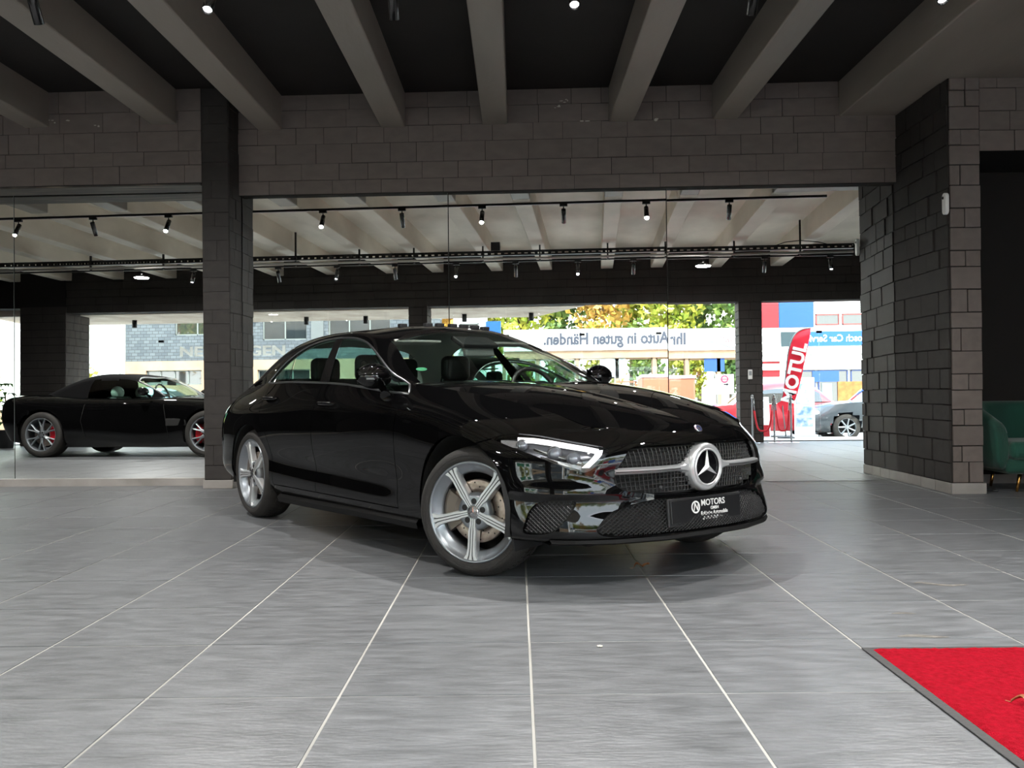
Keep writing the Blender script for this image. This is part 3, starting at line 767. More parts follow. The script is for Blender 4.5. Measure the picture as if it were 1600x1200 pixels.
    def part(name, want, m, sides=(1, -1), parent=root, rim=.012, off=0.0):
        V, F, N = extract(want, sides, rim, off)
        if not F: return None
        me = bpy.data.meshes.new(name); me.from_pydata([tuple(v) for v in V], [], F)
        me.materials.append(m); me.polygons.foreach_set('use_smooth', [True]*len(F)); me.update()
        me.normals_split_custom_set([tuple(n) for n in N])
        return link(name, me, parent)
    part('body_shell', (BODY,), car_black)
    part('roof', (ROOF,), car_black, rim=0); part('roof_lining', (ROOF,), headliner, rim=0, off=-.022)
    part('front_bumper', (BUMP,), car_black, rim=.03)
    part('bonnet', (HOOD,), car_black)
    part('boot_lid', (DECK,), car_black)
    part('windscreen', (WS,), ws_glass, rim=.004)
    part('rear_window', (RW,), car_glass, rim=.004)
    for sg in (1, -1): part('pillar_trim', (PIL,), gloss_black, (sg,), rim=0); part('quarter_trim', (PIQ,), gloss_black, (sg,), rim=0)
    part('windscreen_band', (PIT,), gloss_black, rim=0)
    for sg in (1, -1):
        d = part('front_door', (DF,), car_black, (sg,)); part('door_glass', (WF,), car_glass, (sg,), d, rim=0, off=-.006)
        h = door_handle(sg, -1.60, .885, surf, d)
        d = part('rear_door', (DR,), car_black, (sg,)); part('door_glass', (WR, WQ), car_glass, (sg,), d, rim=0, off=-.006)
        door_handle(sg, -2.62, .915, surf, d)
        # headlamp: clear lens over a lined bowl
        hl = part('headlamp', (HL,), mat('silver_lamp_bowl', srgb(84, 86, 90), .25, metal=.7), (sg,), rim=0, off=-.045)
        part('lens', (HL,), lens_glass, (sg,), hl, rim=0, off=-.001)
        headlamp_inside(hl, sg, bvh)
        fg = part('fog_intake', (FG,), satin_black, (sg,), rim=0, off=-.030)
        mesh_lines(fg, 'intake_mesh', bvh, sg, 'fog', [(q, z) for q, z in fogp])
    gr = part('grille', (GR,), dark_well, rim=0, off=-.06)
    mesh_lines(gr, 'grille_mesh', bvh, 0, 'grille', gril)
    grille_star(gr, bvh)
    lo = part('lower_intake', (IN,), dark_well, rim=0, off=-.035)
    mesh_lines(lo, 'intake_mesh', bvh, 0, 'intake', inta)
    trims(root, bvh, surf, dlo)
    number_plate(root)
    # lining behind the panel joints, pale to put the edge glint into its colour
    part('panel_lining', (DF, DR, BODY), mat('joint_glint_grey', srgb(176, 176, 176), .5), rim=0, off=-.010)
    bm.free()
    wheels(root); mirrors_etc(root, surf); cabin(root); under(root, bvh)
    return root
def door_handle(sg, x, z, surf, parent):
    p = surf(x, z); y = p.y
    pts = [(x-.115, y+.006, z), (x-.10, y-.022, z), (x-.05, y-.036, z+.002), (x+.05, y-.036, z+.002), (x+.10, y-.022, z), (x+.115, y+.006, z)]
    m = MB().tube([(a, b*sg if sg > 0 else -b, c) for a, b, c in pts], [.010, .014, .016, .016, .014, .010], 8)
    m.tube([(a, b-.012 if sg > 0 else -(b-.012), c+.008) for a, b, c in pts[1:-1]], .003, 6, mi=1)
    o = m.build('handle', [car_black, chrome], parent)
    return o
def on_surf(bvh, w, z, sg=1):
    """nose surface point for a front-view position"""
    h = bvh.ray_cast(Vector((3, -abs(w), z)), Vector((-1, 0, 0)))
    p, n = h[0], h[1]
    if p is None: return None, None
    if n.x < 0: n = -n
    s = -1 if w > 0 else 1
    return Vector((p.x, s*abs(w), p.z)), Vector((n.x, abs(n.y)*s, n.z))
def obl_surf(bvh, q, z):
    o = OQ*q+Vector((0, 0, z))+OB*4
    h = bvh.ray_cast(o, -OB)
    if h[0] is None: return None, None
    n = h[1]
    return h[0], (n if n.dot(OB) > 0 else -n)
def mesh_lines(parent, name, bvh, sg, kind, poly):
    """wire lattice of an opening, as real wires following the nose"""
    m = MB()
    xs = [p[0] for p in poly]; zs = [p[1] for p in poly]
    def seg(samples, r):
        run = []
        for s in samples+[None]:
            if s is not None: run.append(s)
            else:
                if len(run) > 1: m.tube(run, r, 4, caps=False, smooth=False)
                run = []
    if kind == 'fog':
        q0, q1, z0, z1 = min(xs), max(xs), min(zs), max(zs)
        step = .0145
        for k in range(-30, 60):
            for dr in (1, -1):
                smp = []
                for t in np.linspace(0, 1, 26):
                    z = z0+(z1-z0)*t; q = q0+k*step*1.6+dr*(z-z0)*1.1
                    if inside((q, z), poly):
                        p, n = obl_surf(bvh, q, z)
                        if p is not None: smp.append(Vector((p.x, p.y, p.z))-n*.018); continue
                    if smp: seg([Vector((a.x, a.y*(1 if sg > 0 else -1), a.z)) for a in smp], .0028)
                    smp = []
                if smp: seg([Vector((a.x, a.y*(1 if sg > 0 else -1), a.z)) for a in smp], .0028)
    else:
        dep, r = (.032, .0028) if kind == 'grille' else (.012, .0026)
        fam = []
        W1 = max(xs)
        if kind == 'grille':
            for k in range(13):                                   # rows that follow the nose, columns that fan out
                z = .445+.021*k; fam.append([(w, z+.012*math.cos(w*3)) for w in np.linspace(-W1, W1, 60)])
            for k in range(-26, 27):
                w = k*.022; fam.append([(w*(1+.10*t), .44+.26*t) for t in np.linspace(0, 1, 18)])
        else:
            for k in range(-60, 61):
                for dr in (1, -1): fam.append([(k*.024+dr*(t*.19)*1.3, .245+.19*t) for t in np.linspace(0, 1, 16)])
        for line in fam:
            smp = []
            for w, z in line:
                ok = inside((abs(w), z), poly)
                p = None
                if ok: p, n = on_surf(bvh, w, z)
                if p is not None: smp.append(p-n*dep)
                else:
                    if len(smp) > 1: m.tube(smp, r, 4, caps=False, smooth=False)
                    smp = []
            if len(smp) > 1: m.tube(smp, r, 4, caps=False, smooth=False)
    o = m.build(name, mat('black_grille_wire', (.022, .022, .023), .3), parent, weld=False)
    tag(o, kind='stuff')
def headlamp_inside(parent, sg, bvh):
    def at(x, w, z, d):
        q = x*OQ.x-w*OQ.y; p, n = obl_surf(bvh, q, z)
        p = p-n*d; return Vector((p.x, p.y*(1 if sg > 0 else -1), p.z))
    def strip(line, wid, d, m, name):
        A, B = [], []
        for x, w, z, dx, dz in line:
            A.append(at(x, w, z, d)); B.append(at(x+dx*wid, w-dx*wid*.8, z+dz*wid, d+.004))
        mb = MB(); mb.grid([A, B], smooth=False); mb.grid([[p-Vector((.006, 0, 0)) for p in A], [p-Vector((.006, 0, 0)) for p in B]], smooth=False, flip=True)
        mb.build(name, m, parent)
    # light guide: along the upper edge, then down the inner end
    top = [(.33,.818,.738,0,-1),(.40,.770,.736,0,-1),(.47,.722,.726,0,-1),(.54,.676,.712,0,-1),(.61,.621,.697,0,-1),(.665,.578,.682,0,-1)]
    strip(top, .024, .014, led_white, 'light_guide')
    inn = [(.683,.566,.676,-1,0),(.683,.575,.650,-1,0),(.672,.603,.618,-1,0),(.655,.632,.588,-1,0)]
    strip(inn, .026, .014, led_white, 'light_guide')
    for (x, w, z, r) in ((.345,.812,.705,.030), (.50,.725,.668,.036), (.585,.675,.640,.034)):
        c = at(x, w, z, .030); d = Vector((OB.x, OB.y*(1 if sg > 0 else -1), 0))
        mb = MB(); mb.lathe([(0, .020), (r*.5, .017), (r*.8, .008), (r*.86, 0)], 18, 'z'); mb.lathe([(r*.86, 0), (r, .006), (r*1.06, .000), (r*1.06, -.02)], 18, 'z', mi=1)
        o = mb.build('projector', [mat('projector_glass', (.30, .32, .36), .06, coat=1, metal=.6), mat('lamp_ring', (.10, .10, .11), .25, metal=.5)], parent)
        o.location = c; o.rotation_euler = d.to_track_quat('Z', 'Y').to_euler()
    bar = [(.40,.775,.690,0,-1),(.48,.735,.668,0,-1),(.56,.690,.645,0,-1),(.62,.652,.622,0,-1)]
    strip(bar, .012, .024, chrome, 'reflector_bar')
    low = [(.47,.790,.650,0,-1),(.54,.740,.628,0,-1),(.60,.695,.610,0,-1),(.635,.665,.596,0,-1)]
    strip(low, .020, .030, mat('lamp_reflector', (.75, .76, .78), .18, metal=1), 'reflector_bar')
    strip([(.25,.866,.722,0,-1),(.29,.845,.722,0,-1),(.33,.822,.72,0,-1)], .034, .016, mat('side_marker', (.55, .56, .58), .2, metal=.8), 'side_marker')
def grille_star(parent, bvh):
    c, n = on_surf(bvh, 0.0001, .566); x = c.x-.022
    fr = lambda y, z, d: (x+d, y, .566+z)
    mb = MB()
    # silver surround that widens into the two-blade bar
    ring_o = [(.100*math.cos(a), .100*math.sin(a)) for a in np.linspace(0, 2*PI, 49)]
    R = [(.094, .012), (.098, .020), (.108, .021), (.121, .008), (.124, -.03)]
    mb.lathe([(r, d+x) for r, d in R], 48, 'x', (0, 0, .566))
    for s in (1, -1):
        up, lo_, mid = [], [], []
        T = np.linspace(0, 1, 22)
        rows = [[], [], [], []]
        for t in T:
            w = .075+(.535-.075)*t
            h = .078*(1-min(1, t/.26))**2.3+.016
            p, nn = on_surf(bvh, w if s > 0 else w, .57)
            px_ = max(p.x, .70)+.002-.024*(1-t); bz = .571-.006*t
            for k, (dz, dd) in enumerate(((h, -.012), (h*.45, .008), (-h*.45, .006), (-h, -.012))): rows[k].append((px_+dd-.004*(1-t), -s*w, bz+dz))
        mb.grid(rows, smooth=False, flip=(s < 0))
        mb.grid([[(a-.006, b, c_) for a, b, c_ in r] for r in rows], smooth=False, flip=(s > 0))
        groove = [(a+.0015, b, c_-.002) for (a, b, c_) in [tuple((np.array(rows[1][i])+np.array(rows[2][i]))/2) for i in range(5, 22)]]
        mb.tube(groove, .0035, 6, mi=1)
    mb.build('silver_bar', [bar_silver, mat('dark_groove', (.03, .03, .03), .4)], parent)
    mb = MB(); mb.lathe([(0, x+.013), (.096, x+.011)], 40, 'x', (0, 0, .566)); mb.build('badge_disc', gloss_black, parent)
    mb = MB()
    mb.lathe([(.0905+.0055*math.cos(a), x+.018+.0055*math.sin(a)) for a in np.linspace(0, 2*PI, 9)], 48, 'x', (0, 0, .566))
    for k in range(3):
        a = PI/2+k*2*PI/3; u = Vector((0, math.cos(a), math.sin(a))); v = Vector((0, -math.sin(a), math.cos(a))); c0 = Vector((x+.013, 0, .566))
        tip = c0+u*.089; l, r_ = c0+v*.0145+u*.0084, c0-v*.0145+u*.0084; ce = c0+Vector((.016, 0, 0)); tp = tip+Vector((.004, 0, 0))
        mb.add([c0, l, tip, r_, ce, tp], [(4, 5, 2, 1), (4, 3, 2, 5), (4, 1, 0), (4, 0, 3), ])
    mb.build('three_pointed_star', mat('bright_star_silver', (.80, .81, .82), .32, metal=.6, coat=.3), parent)
    # small round emblem on the nose
    p, n2 = on_surf(bvh, .0001, .753)
    h = bvh.ray_cast(Vector((.792, -.0001, 2)), Vector((0, 0, -1)))
    mb = MB(); mb.lathe([(0, .004), (.020, .004), (.024, .003), (.026, 0)], 24)
    o = mb.build('nose_emblem', chrome, parent); o.location = (.786, 0, .758); o.rotation_euler = (0, RAD(52), 0)
    mb = MB(); mb.lathe([(.009, .0046), (.017, .0046)], 24); o2 = mb.build('emblem_band', mat('dark_blue_enamel', (.02, .03, .09), .25), parent); o2.location = (.786, 0, .758); o2.rotation_euler = (0, RAD(52), 0)
    for w in (.30, -.30):
        p, nn = on_surf(bvh, w, .478)
        mb = MB(); mb.lathe([(0, .004), (.010, .003), (.013, -.01)], 14, 'x'); o = mb.build('parking_sensor', satin_black, parent); o.location = p-nn*.004
def trims(root, bvh, surf, dlo):
    for sg in (1, -1):
        pts = []
        for x, z in dlo:
            p = surf(x, z)
            if p is None: continue
            pts.append((p.x, (p.y-.003)*(1 if sg > 0 else -1), p.z))
        MB().tube(pts, .0072, 6, closed=True).build('chrome_window_trim', mat('dark_satin_chrome', (.42, .43, .44), .3, metal=1), root)
        # sill skirt
        line = [(x, -.88*(1 if sg > 0 else -1), .205+.012*math.sin((x+1.5)*1.2)) for x in np.linspace(-2.45, -.50, 14)]
        m = MB()
        prof = [(-.028, -.022), (.020, -.030), (.030, .004), (.008, .026), (-.028, .02)]
        rows = []
        for x, y, z in line: rows.append([(x, y+(-a if sg > 0 else a), z+b) for a, b in prof])
        m.grid(rows, smooth=False, flip=(sg < 0)); m.build('sill_skirt', mat('matt_black_skirt', (.007, .007, .007), .5, spec=.25), root)
    # lip under the bumper
    lip = []
    for w in np.linspace(-.80, .80, 41):
        a = abs(w); x = np.interp(a, [0, .3, .57, .735, .80], [.870, .842, .748, .632, .555])
        lip.append((x-.006, -w, .238-.008*(a/.8)))
    m = MB(); rows = []
    for x, y, z in lip: rows.append([(x-.10, y*.97, z-.004), (x+.004, y, z-.012), (x+.016, y, z-.004), (x+.006, y, z+.012), (x-.05, y*.98, z+.02)])
    m.grid(rows, smooth=False); m.build('splitter_lip', mat('matt_black_lip', (.006, .006, .006), .6, spec=.15), root)
def number_plate(root):
    cx, cz = .846, .352
    t = MB(); t.bb((-.010, -.272, -.070), (.006, .272, .070)); o = t.build('plate_holder', satin_black, root, (cx-.010, -.016, cz), (0, RAD(-4), 0), bevel=.006)
    p = MB(); p.bb((0, -.258, -.056), (.006, .258, .056)); p = p.build('number_plate', mat('black_plate', (.012, .012, .013), .3, coat=.5), root, (cx-.003, -.016, cz+.004), (0, RAD(-4), 0), bevel=.004)
    tag(p, 'black dealer plate with white lettering')
    wh = mat('white_plate_print', srgb(232, 232, 230), .4)
    R, U = (0, 1, 0), (0, 0, 1); X = .0068
    # ring logo with a slanted N
    mb = MB(); mb.lathe([(.0235, X), (.0275, X+.0005), (.0315, X)], 32, 'x', (0, -.082, .014)); mb.build('ring_logo', wh, p)
    lettering('lettering', 'N', .056, wh, p, (X, -.082, .014), R, U, width=.040, depth=.0005, bold=.0008, shear=.25)
    lettering('lettering', 'MOTORS', .044, wh, p, (X, .048, .030), R, U, width=.178, depth=.0005, bold=.0006)
    lettering('lettering', 'GMBH', .022, wh, p, (X, .058, .001), R, U, width=.060, depth=.0005, bold=.0004)
    lettering('lettering', 'Exklusive Automobile', .026, wh, p, (X, .055, -.022), R, U, width=.200, depth=.0005, bold=.0006)
    lettering('lettering', 'MOTORS', .022, wh, p, (X, .035, -.045), R, U, width=.095, depth=.0005, bold=.0008)
    lettering('lettering', 'GMBH', .010, wh, p, (X, .103, -.045), R, U, width=.028, depth=.0005)
    MB().lathe([(0, X+.0004), (.009, X)], 16, 'x', (0, -.026, -.045)).build('dot_logo', wh, p)
TYRE_R = .336
def tyre_mesh(wid=.245):
    h = wid/2; R = TYRE_R; r = .262
    prof = [(r-.008, -h+.03), (r, -h+.012), (r+.016, -h+.002), (r+.040, -h), (R-.022, -h+.012), (R-.008, -h+.026), (R, -h+.045), (R, h-.045), (R-.008, h-.026), (R-.022, h-.012), (r+.040, h), (r+.016, h-.002), (r, h-.012), (r-.008, h-.03)]
    m = MB(); m.lathe(prof, 56, 'y')
    for k in range(60):                                            # tread blocks
        a = 2*PI*k/60
        for (y0, y1, sh) in ((-h+.030, -h+.080, .03), (-h+.086, -.006, .0), (.006, h-.086, .03), (h-.080, h-.030, 0)):
            pts = []
            for rr in (R-.004, R+.0045):
                for aa, yy in ((a+sh, y0), (a+sh+.085, y0), (a+sh+.085, y1), (a+sh, y1)):
                    edge = .014 if (abs(yy) > h-.04) else 0
                    pts.append(((rr-edge)*math.cos(aa), yy, (rr-edge)*math.sin(aa)))
            m.add(pts, [(4, 5, 6, 7), (0, 1, 5, 4), (1, 2, 6, 5), (2, 3, 7, 6), (3, 0, 4, 7)])
    for s in (-1,):                                               # raised ring on the sidewall
        m.lathe([(r+.030, -h+.0005), (r+.033, -h-.002), (r+.036, -h+.0005)], 48, 'y')
    return m
def rim_mesh():
    """five straight twin-line spokes, outer face at y = 0 (towards -y)"""
    m = MB(); R = .264
    m.lathe([(R-.004, .19), (R-.014, .18), (R-.030, .05), (R-.026, .012), (R-.010, .004), (R, .006), (R+.002, -.004), (R-.004, -.010), (R-.010, -.009), (R-.014, -.001), (R-.030, .014), (R-.052, .030), (R-.060, .042), (R-.060, .07), (R-.045, .08), (R-.04, .18)], 56, 'y')
    for k in range(5):
        a = PI/2+PI+k*2*PI/5
        c, s = math.cos(a), math.sin(a)
        def q(r, t, y): return (r*c-t*s, y, r*s+t*c)
        st = [(.034, .017, .002), (.075, .018, .000), (.10, .025, .000), (.14, .024, .000), (.19, .024, .001), (.225, .031, .000), (.250, .050, -.001)]
        rows = []
        for r, w, y in st:
            rows.append([q(r, -w, y+.045), q(r, -w, y+.010), q(r, -w*.86, y), q(r, -w*.40, y), q(r, -w*.36, y+.004), q(r, -w*.24, y+.004), q(r, -w*.20, y), q(r, w*.20, y), q(r, w*.24, y+.004), q(r, w*.36, y+.004), q(r, w*.40, y), q(r, w*.86, y), q(r, w, y+.010), q(r, w, y+.045)])
        n = len(rows[0])
        for c0, c1, k_ in ((0, 3, 1), (3, 6, 2), (6, 7, 1), (7, 10, 2), (10, 13, 1)):
            m.grid([r[c0:c1+1] for r in rows], smooth=False, mi=k_, flip=True)
        m.grid([[r[0], r[-1]] for r in rows], smooth=False, mi=0)
    m.lathe([(0, .006), (.036, .006), (.076, .007), (.092, .012), (.100, .030), (.102, .06), (0, .06)], 30, 'y', mi=0)
    return m
def wheels(root):
    pos = [(0, -.80, 25, 1), (0, .80, 25, -1), (-2.93, -.80, 0, 1), (-2.93, .80, 0, -1)]
    tm = tyre_mesh().mesh('tyre', rubber); rm = rim_mesh().mesh('rim', [alloy, alloy_bright, mat('grey_spoke_groove', srgb(96, 98, 100), .5, metal=.4)]); first = None
    bolt = MB().lathe([(0, .0030), (.0140, .0030), (.0160, .0028), (.0165, .007)], 10, 'y')
    bm_ = bolt.mesh('wheel_bolt', mat('dark_bolt', (.03, .03, .03), .4, metal=.6))
    cap = MB(); cap.lathe([(0, -.004), (.026, -.003), (.034, .001), (.036, .006)], 28, 'y'); cm = cap.mesh('hub_cap', mat('silver_hub_cap', (.30, .30, .31), .25, metal=.8))
    st = MB(); st.lathe([(.028, -.0055), (.031, -.004), (.034, .0)], 28, 'y')
    for k in range(3):
        a = PI/2+k*2*PI/3; u = (math.cos(a), math.sin(a)); v = (-u[1], u[0])
        st.add([(u[0]*.030, -.0055, u[1]*.030), (v[0]*.005, -.0045, v[1]*.005), (0, -.008, 0), (-v[0]*.005, -.0045, -v[1]*.005)], [(0, 1, 2), (0, 2, 3)])
    sm = st.mesh('cap_star', chrome)
    dm = MB(); dm.lathe([(.085, .060), (.085, .052), (.160, .052), (.166, .056), (.166, .078), (.160, .082), (.085, .082)], 48, 'y')
    dme = dm.mesh('brake_disc', disc_steel)
    hm = MB()
    for k in range(30):
        a = 2*PI*k/30; r = (.105, .127, .149)[k % 3]; hm.lathe([(0, .0512), (.0045, .0514)], 8, 'y', (r*math.cos(a), 0, r*math.sin(a)))
    hme = hm.mesh('disc_holes', mat('drilled_hole', (.02, .02, .02), .7))
    cal = MB()
    for a0, a1, r0, r1, y0, y1 in ((2.55, 3.75, .105, .200, .030, .110),):
        A = np.linspace(a0, a1, 10)
        pr = [(r0, y0+.01), (r0+.02, y0), (r1-.02, y0), (r1, y0+.015), (r1, y1), (r0, y1)]
        rows = [[(r*math.cos(a), y, r*math.sin(a)) for r, y in pr+pr[:1]] for a in A]
        cal.grid(rows, smooth=False, flip=True)
        for row in (rows[0], rows[-1]): cal.add(row[:-1], [tuple(range(6))])
    calm = cal.mesh('brake_caliper', cal_grey)
    barrel = MB(); barrel.lathe([(.232, .05), (.230, .20), (.0, .205)], 40, 'y'); bme = barrel.mesh('wheel_barrel', mat('dark_barrel', (.035, .033, .031), .5, metal=.6))
    for x, y, st_, sg in pos:
        w = empty('wheel', (x, y, TYRE_R), RAD(st_)+(0 if sg > 0 else PI), parent=root)
        if not st_:
            pass
        link('tyre', tm, w); r = link('rim', rm, w, (0, -.108, 0), (0, RAD(4 if x == 0 else 14), 0))
        link('hub_cap', cm, w, (0, -.104, 0))
        for k in range(5):
            a = PI/2+PI+PI/5+k*2*PI/5-RAD(4 if x == 0 else 14)
            link('wheel_bolt', bm_, w, (.056*math.cos(a), -.106, .056*math.sin(a)))
        link('cap_star', sm, w, (0, -.104, 0))
        link('brake_disc', dme, w, (0, -.108, 0)); tag(link('disc_holes', hme, w, (0, -.108, 0)), kind='stuff'); link('brake_caliper', calm, w, (0, -.108, 0)); link('wheel_barrel', bme, w, (0, -.108, 0))
def mirrors_etc(root, surf):
    for sg in (1, -1):
        s = 1 if sg > 0 else -1
        m = MB(); n = 14
        # teardrop housing: sections along y, thick at the inner end
        cx, cy, cz = (-.96, -.945, 1.050) if sg > 0 else (-.97, -.885, 1.050)
        rows = []
        for t in np.linspace(0, 1, 11):
            y = cy+.105-.21*t
            k = math.sin(PI*min(max(t*.86+.10, 0), 1))**.55
            row = []
            for i in range(n):
                a = 2*PI*i/n; ca, sa = math.cos(a), math.sin(a)
                xx = cx+.035+(.085 if ca > 0 else .035)*k*ca; zz = cz+.082*k*sa*(1 if sa > 0 else .9)+.006*(t-.5)
                row.append((xx, s*y, zz))
            rows.append(row+row[:1])
        m.grid(rows, flip=(s > 0)); m.add(rows[0][:-1], [tuple(range(n))]); m.add(rows[-1][:-1], [tuple(range(n))])
        h = m.build('door_mirror', gloss_black if False else car_black, root)
        g = MB(); g.add([(cx-.004, s*(cy+.085), cz-.045), (cx-.004, s*(cy-.085), cz-.040), (cx-.004, s*(cy-.085), cz+.050), (cx-.004, s*(cy+.085), cz+.050)], [(0, 1, 2, 3) if s > 0 else (3, 2, 1, 0)]); g.build('mirror_glass', mat('door_mirror_glass', (.8, .8, .8), .02, metal=1), h)
        a = MB(); a.tube([(cx+.03, s*(cy+.06), cz-.055), (cx+.035, s*(cy+.095), cz-.10), (cx+.06, s*-.875, .935)], [.022, .026, .034], 8); a.build('mirror_arm', car_black, h)
        i = MB(); i.box((cx+.108, s*(cy-.02), cz-.012), (.006, .12, .010)); i.build('indicator', satin_chrome, h)
    # small dark blocks along the roof
    for k, (x, y) in enumerate(((-1.77, -.24), (-1.62, -.12), (-1.57, -.055), (-1.57, .055), (-1.525, .12), (-1.45, .165), (-1.44, .245))):
        z = (1.420, 1.419, 1.417, 1.417, 1.412, 1.402, 1.394)[k]
        MB().bb((-.022, -.030, -.006), (.022, .030, .020)).build('roof_pad', satin_black, root, (x, y, z), (0, 0, 0), bevel=.006)
    # wipers
    for y0, y1 in ((.58, .04), (.03, -.50)):
        MB().tube([(-.57, y0, .998), (-.545, (y0+y1)/2, 1.002), (-.55, y1, .998)], .006, 6).build('wiper', satin_black, root)
def cabin(root):
    def seat(name, x, y, head=True, w=.25):
        s = empty(name, (x, y, 0), parent=root)
        m = MB(); m.grid([[(a, b, z) for b in (-w, -w*.5, w*.5, w)] for a, z in ((.28, .50), (.30, .58), (.0, .60), (-.18, .56))]); m.bb((-.2, -w, .32), (.28, w, .56))
        m.build('seat_cushion', leather, s, bevel=.03, weld=False)
        rows = []
        for z, dx, ww in ((.52, -.16, w), (.70, -.20, w*.98), (.88, -.26, w*.92), (.98, -.30, w*.72), (1.01, -.32, w*.5)):
            rows.append([(dx-.10, -ww*.9, z), (dx+.03, -ww, z), (dx+.055, -ww*.6, z), (dx+.045, 0, z), (dx+.055, ww*.6, z), (dx+.03, ww, z), (dx-.10, ww*.9, z), (dx-.12, 0, z), (dx-.10, -ww*.9, z)])
        m = MB(); m.grid(rows, flip=True); m.add(rows[-1][:-1], [tuple(range(8))]); m.build('backrest', leather, s, subd=1)
        if head:
            m = MB(); m.bb((-.39, -.118, 1.03), (-.275, .118, 1.225)) 
            m.build('headrest', leather, s, bevel=.05, seg=5)
            for b in (-.05, .05): MB().tube([(-.335, b, .96), (-.335, b, 1.06)], .008, 6).build('headrest_post', chrome, s)
    seat('front_seat', -1.68, -.37); seat('front_seat', -1.68, .37)
    seat('rear_seat', -2.44, -.36, w=.30); seat('rear_seat', -2.44, .36, w=.30)
    # dashboard, wheel, mirror, roof lining, door cards, floor
    m = MB(); rows = [[(x+.06*(abs(y)/.7)**2*-1, y, z) for y in np.linspace(-.72, .72, 13)] for x, z in ((-.46, .96), (-.62, .985), (-.82, .965), (-.90, .90), (-.88, .70), (-.8, .5))]
    m.grid(rows); m.build('dashboard', leather, root)
    sw = MB(); sw.tube([(0, .19*math.cos(a), .19*math.sin(a)) for a in np.linspace(0, 2*PI, 29)[:-1]], .016, 8, closed=True)
    sw.sphere((.02, 0, 0), (.03, .07, .06), 12, 8); sw.bb((-.004, -.18, -.014), (.01, .18, .014)); sw.bb((-.004, -.02, -.18), (.01, .02, 0))
    o = sw.build('steering_wheel', leather, root, (-1.02, .37, .93)); o.rotation_euler = (0, RAD(-22), 0)
    m = MB(); m.bb((-.02, -.12, -.035), (.02, .12, .035)); m.build('cabin_mirror', mat('grey_mirror_back', srgb(150, 152, 150), .4), root, (-1.20, .02, 1.225), (0, RAD(-12), 0), bevel=.012)
    m = MB(); m.bb((-.08, -.15, -.02), (.08, .15, .012)); m.build('camera_housing', satin_black, root, (-1.21, 0, 1.292), (0, RAD(24), 0), bevel=.01)
    for y in (-.38, .38):
        m = MB(); m.bb((-.08, -.18, -.008), (.08, .18, .008)); m.build('sun_visor', headliner, root, (-1.40, y, 1.308-.02), (0, RAD(-5), 0), bevel=.006)
    m = MB()
    for s in (1, -1): m.bb((-2.9, s*.80-.03, .30), (-.75, s*.80+.03, .955)); 
    m.bb((-2.9, -.8, .24), (-.5, .8, .30)); m.bb((-.55, -.8, .3), (-.48, .8, .90)); m.bb((-2.95, -.75, .3), (-2.85, .75, .98)); m.bb((-3.4, -.68, .955), (-2.85, .68, .985))
    m.bb((-1.7, -.10, .3), (-.85, .10, .62))
    m.build('cabin_trim', leather, root, weld=False)
    # round green sticker in the windscreen corner
    st = MB(); st.lathe([(0, 0), (.030, .0005)], 20); o = st.build('green_sticker', mat('green_sticker', srgb(30, 150, 100), .5), root); o.location = (-1.06, -.52, 1.10); o.rotation_euler = (0, RAD(40), RAD(-20)); o.scale = (.6, 1.2, 1)
def under(root, bvh):
    m = MB()
    m.bb((-3.75, -.62, .20), (.62, .62, .26))
    m.build('underbody', dark_well, root)
    # arch liners: inner drum halves
    for (c, r) in ((ARCHF, None), (ARCHR, None)):
        (cx, cz), R = c
        for s in (1, -1):
            m = MB(); A = np.linspace(-.25, PI+.25, 22); rows = []
            for a in A: rows.append([(cx+(R+.004)*math.cos(a), s*.915, cz+(R+.004)*math.sin(a)), (cx+(R+.02)*math.cos(a), s*.80, cz+(R+.02)*math.sin(a)), (cx+(R+.02)*math.cos(a), s*.56, cz+(R+.02)*math.sin(a))])
            m.grid(rows, flip=(s > 0)); m.add([(cx+(R+.02)*math.cos(a), s*.56, cz+(R+.02)*math.sin(a)) for a in A], [tuple(range(len(A)))])
            m.build('arch_liner', dark_well, root)
    # air deflector hanging ahead of the front wheels
    for s in (1, -1):
        m = MB(); m.add([(.30, s*.60, .235), (.34, s*.86, .235), (.33, s*.84, .165), (.29, s*.64, .170), (.285, s*.60, .235), (.325, s*.86, .235), (.315, s*.84, .165), (.275, s*.64, .17)], [(0, 1, 2, 3), (7, 6, 5, 4), (0, 4, 5, 1), (2, 6, 7, 3), (1, 5, 6, 2), (3, 7, 4, 0)])
        m.build('air_deflector', satin_black, root)
sedan = build_sedan()
# ------------------------------------------------------------------ ceiling lighting
black_metal = mat('black_metal', srgb(24, 24, 25), .42, metal=.3)
silver_tube = mat('silver_spot_tube', srgb(150, 150, 152), .28, metal=.9)
lamp_on = mat('lit_lamp_lens', (1, 1, 1), .3, emit=(1, .98, .95), estr=60)
lamp_dim = mat('lamp_reflector_cone', (.6, .6, .6), .25, metal=.9)
def spot_meshes():
    d = {}
    d['adapter'] = MB().bb((-.055, -.018, -.035), (.055, .018, 0)).mesh('adapter', black_metal)
    d['stem'] = MB().tube([(0, 0, -.03), (0, 0, -.085)], .009, 8).mesh('stem', black_metal)
    d['tube'] = MB().lathe([(0, .045), (.030, .045), (.033, .038), (.033, -.165), (.029, -.165), (.027, -.135)], 18).mesh('tube', mat('black_gloss_tube', srgb(26, 26, 27), .22, spec=.8, coat=.6))
    d['lens'] = MB().lathe([(0, -.134), (.027, -.135)], 18).mesh('lens', lamp_on)
    return d
SPM = None
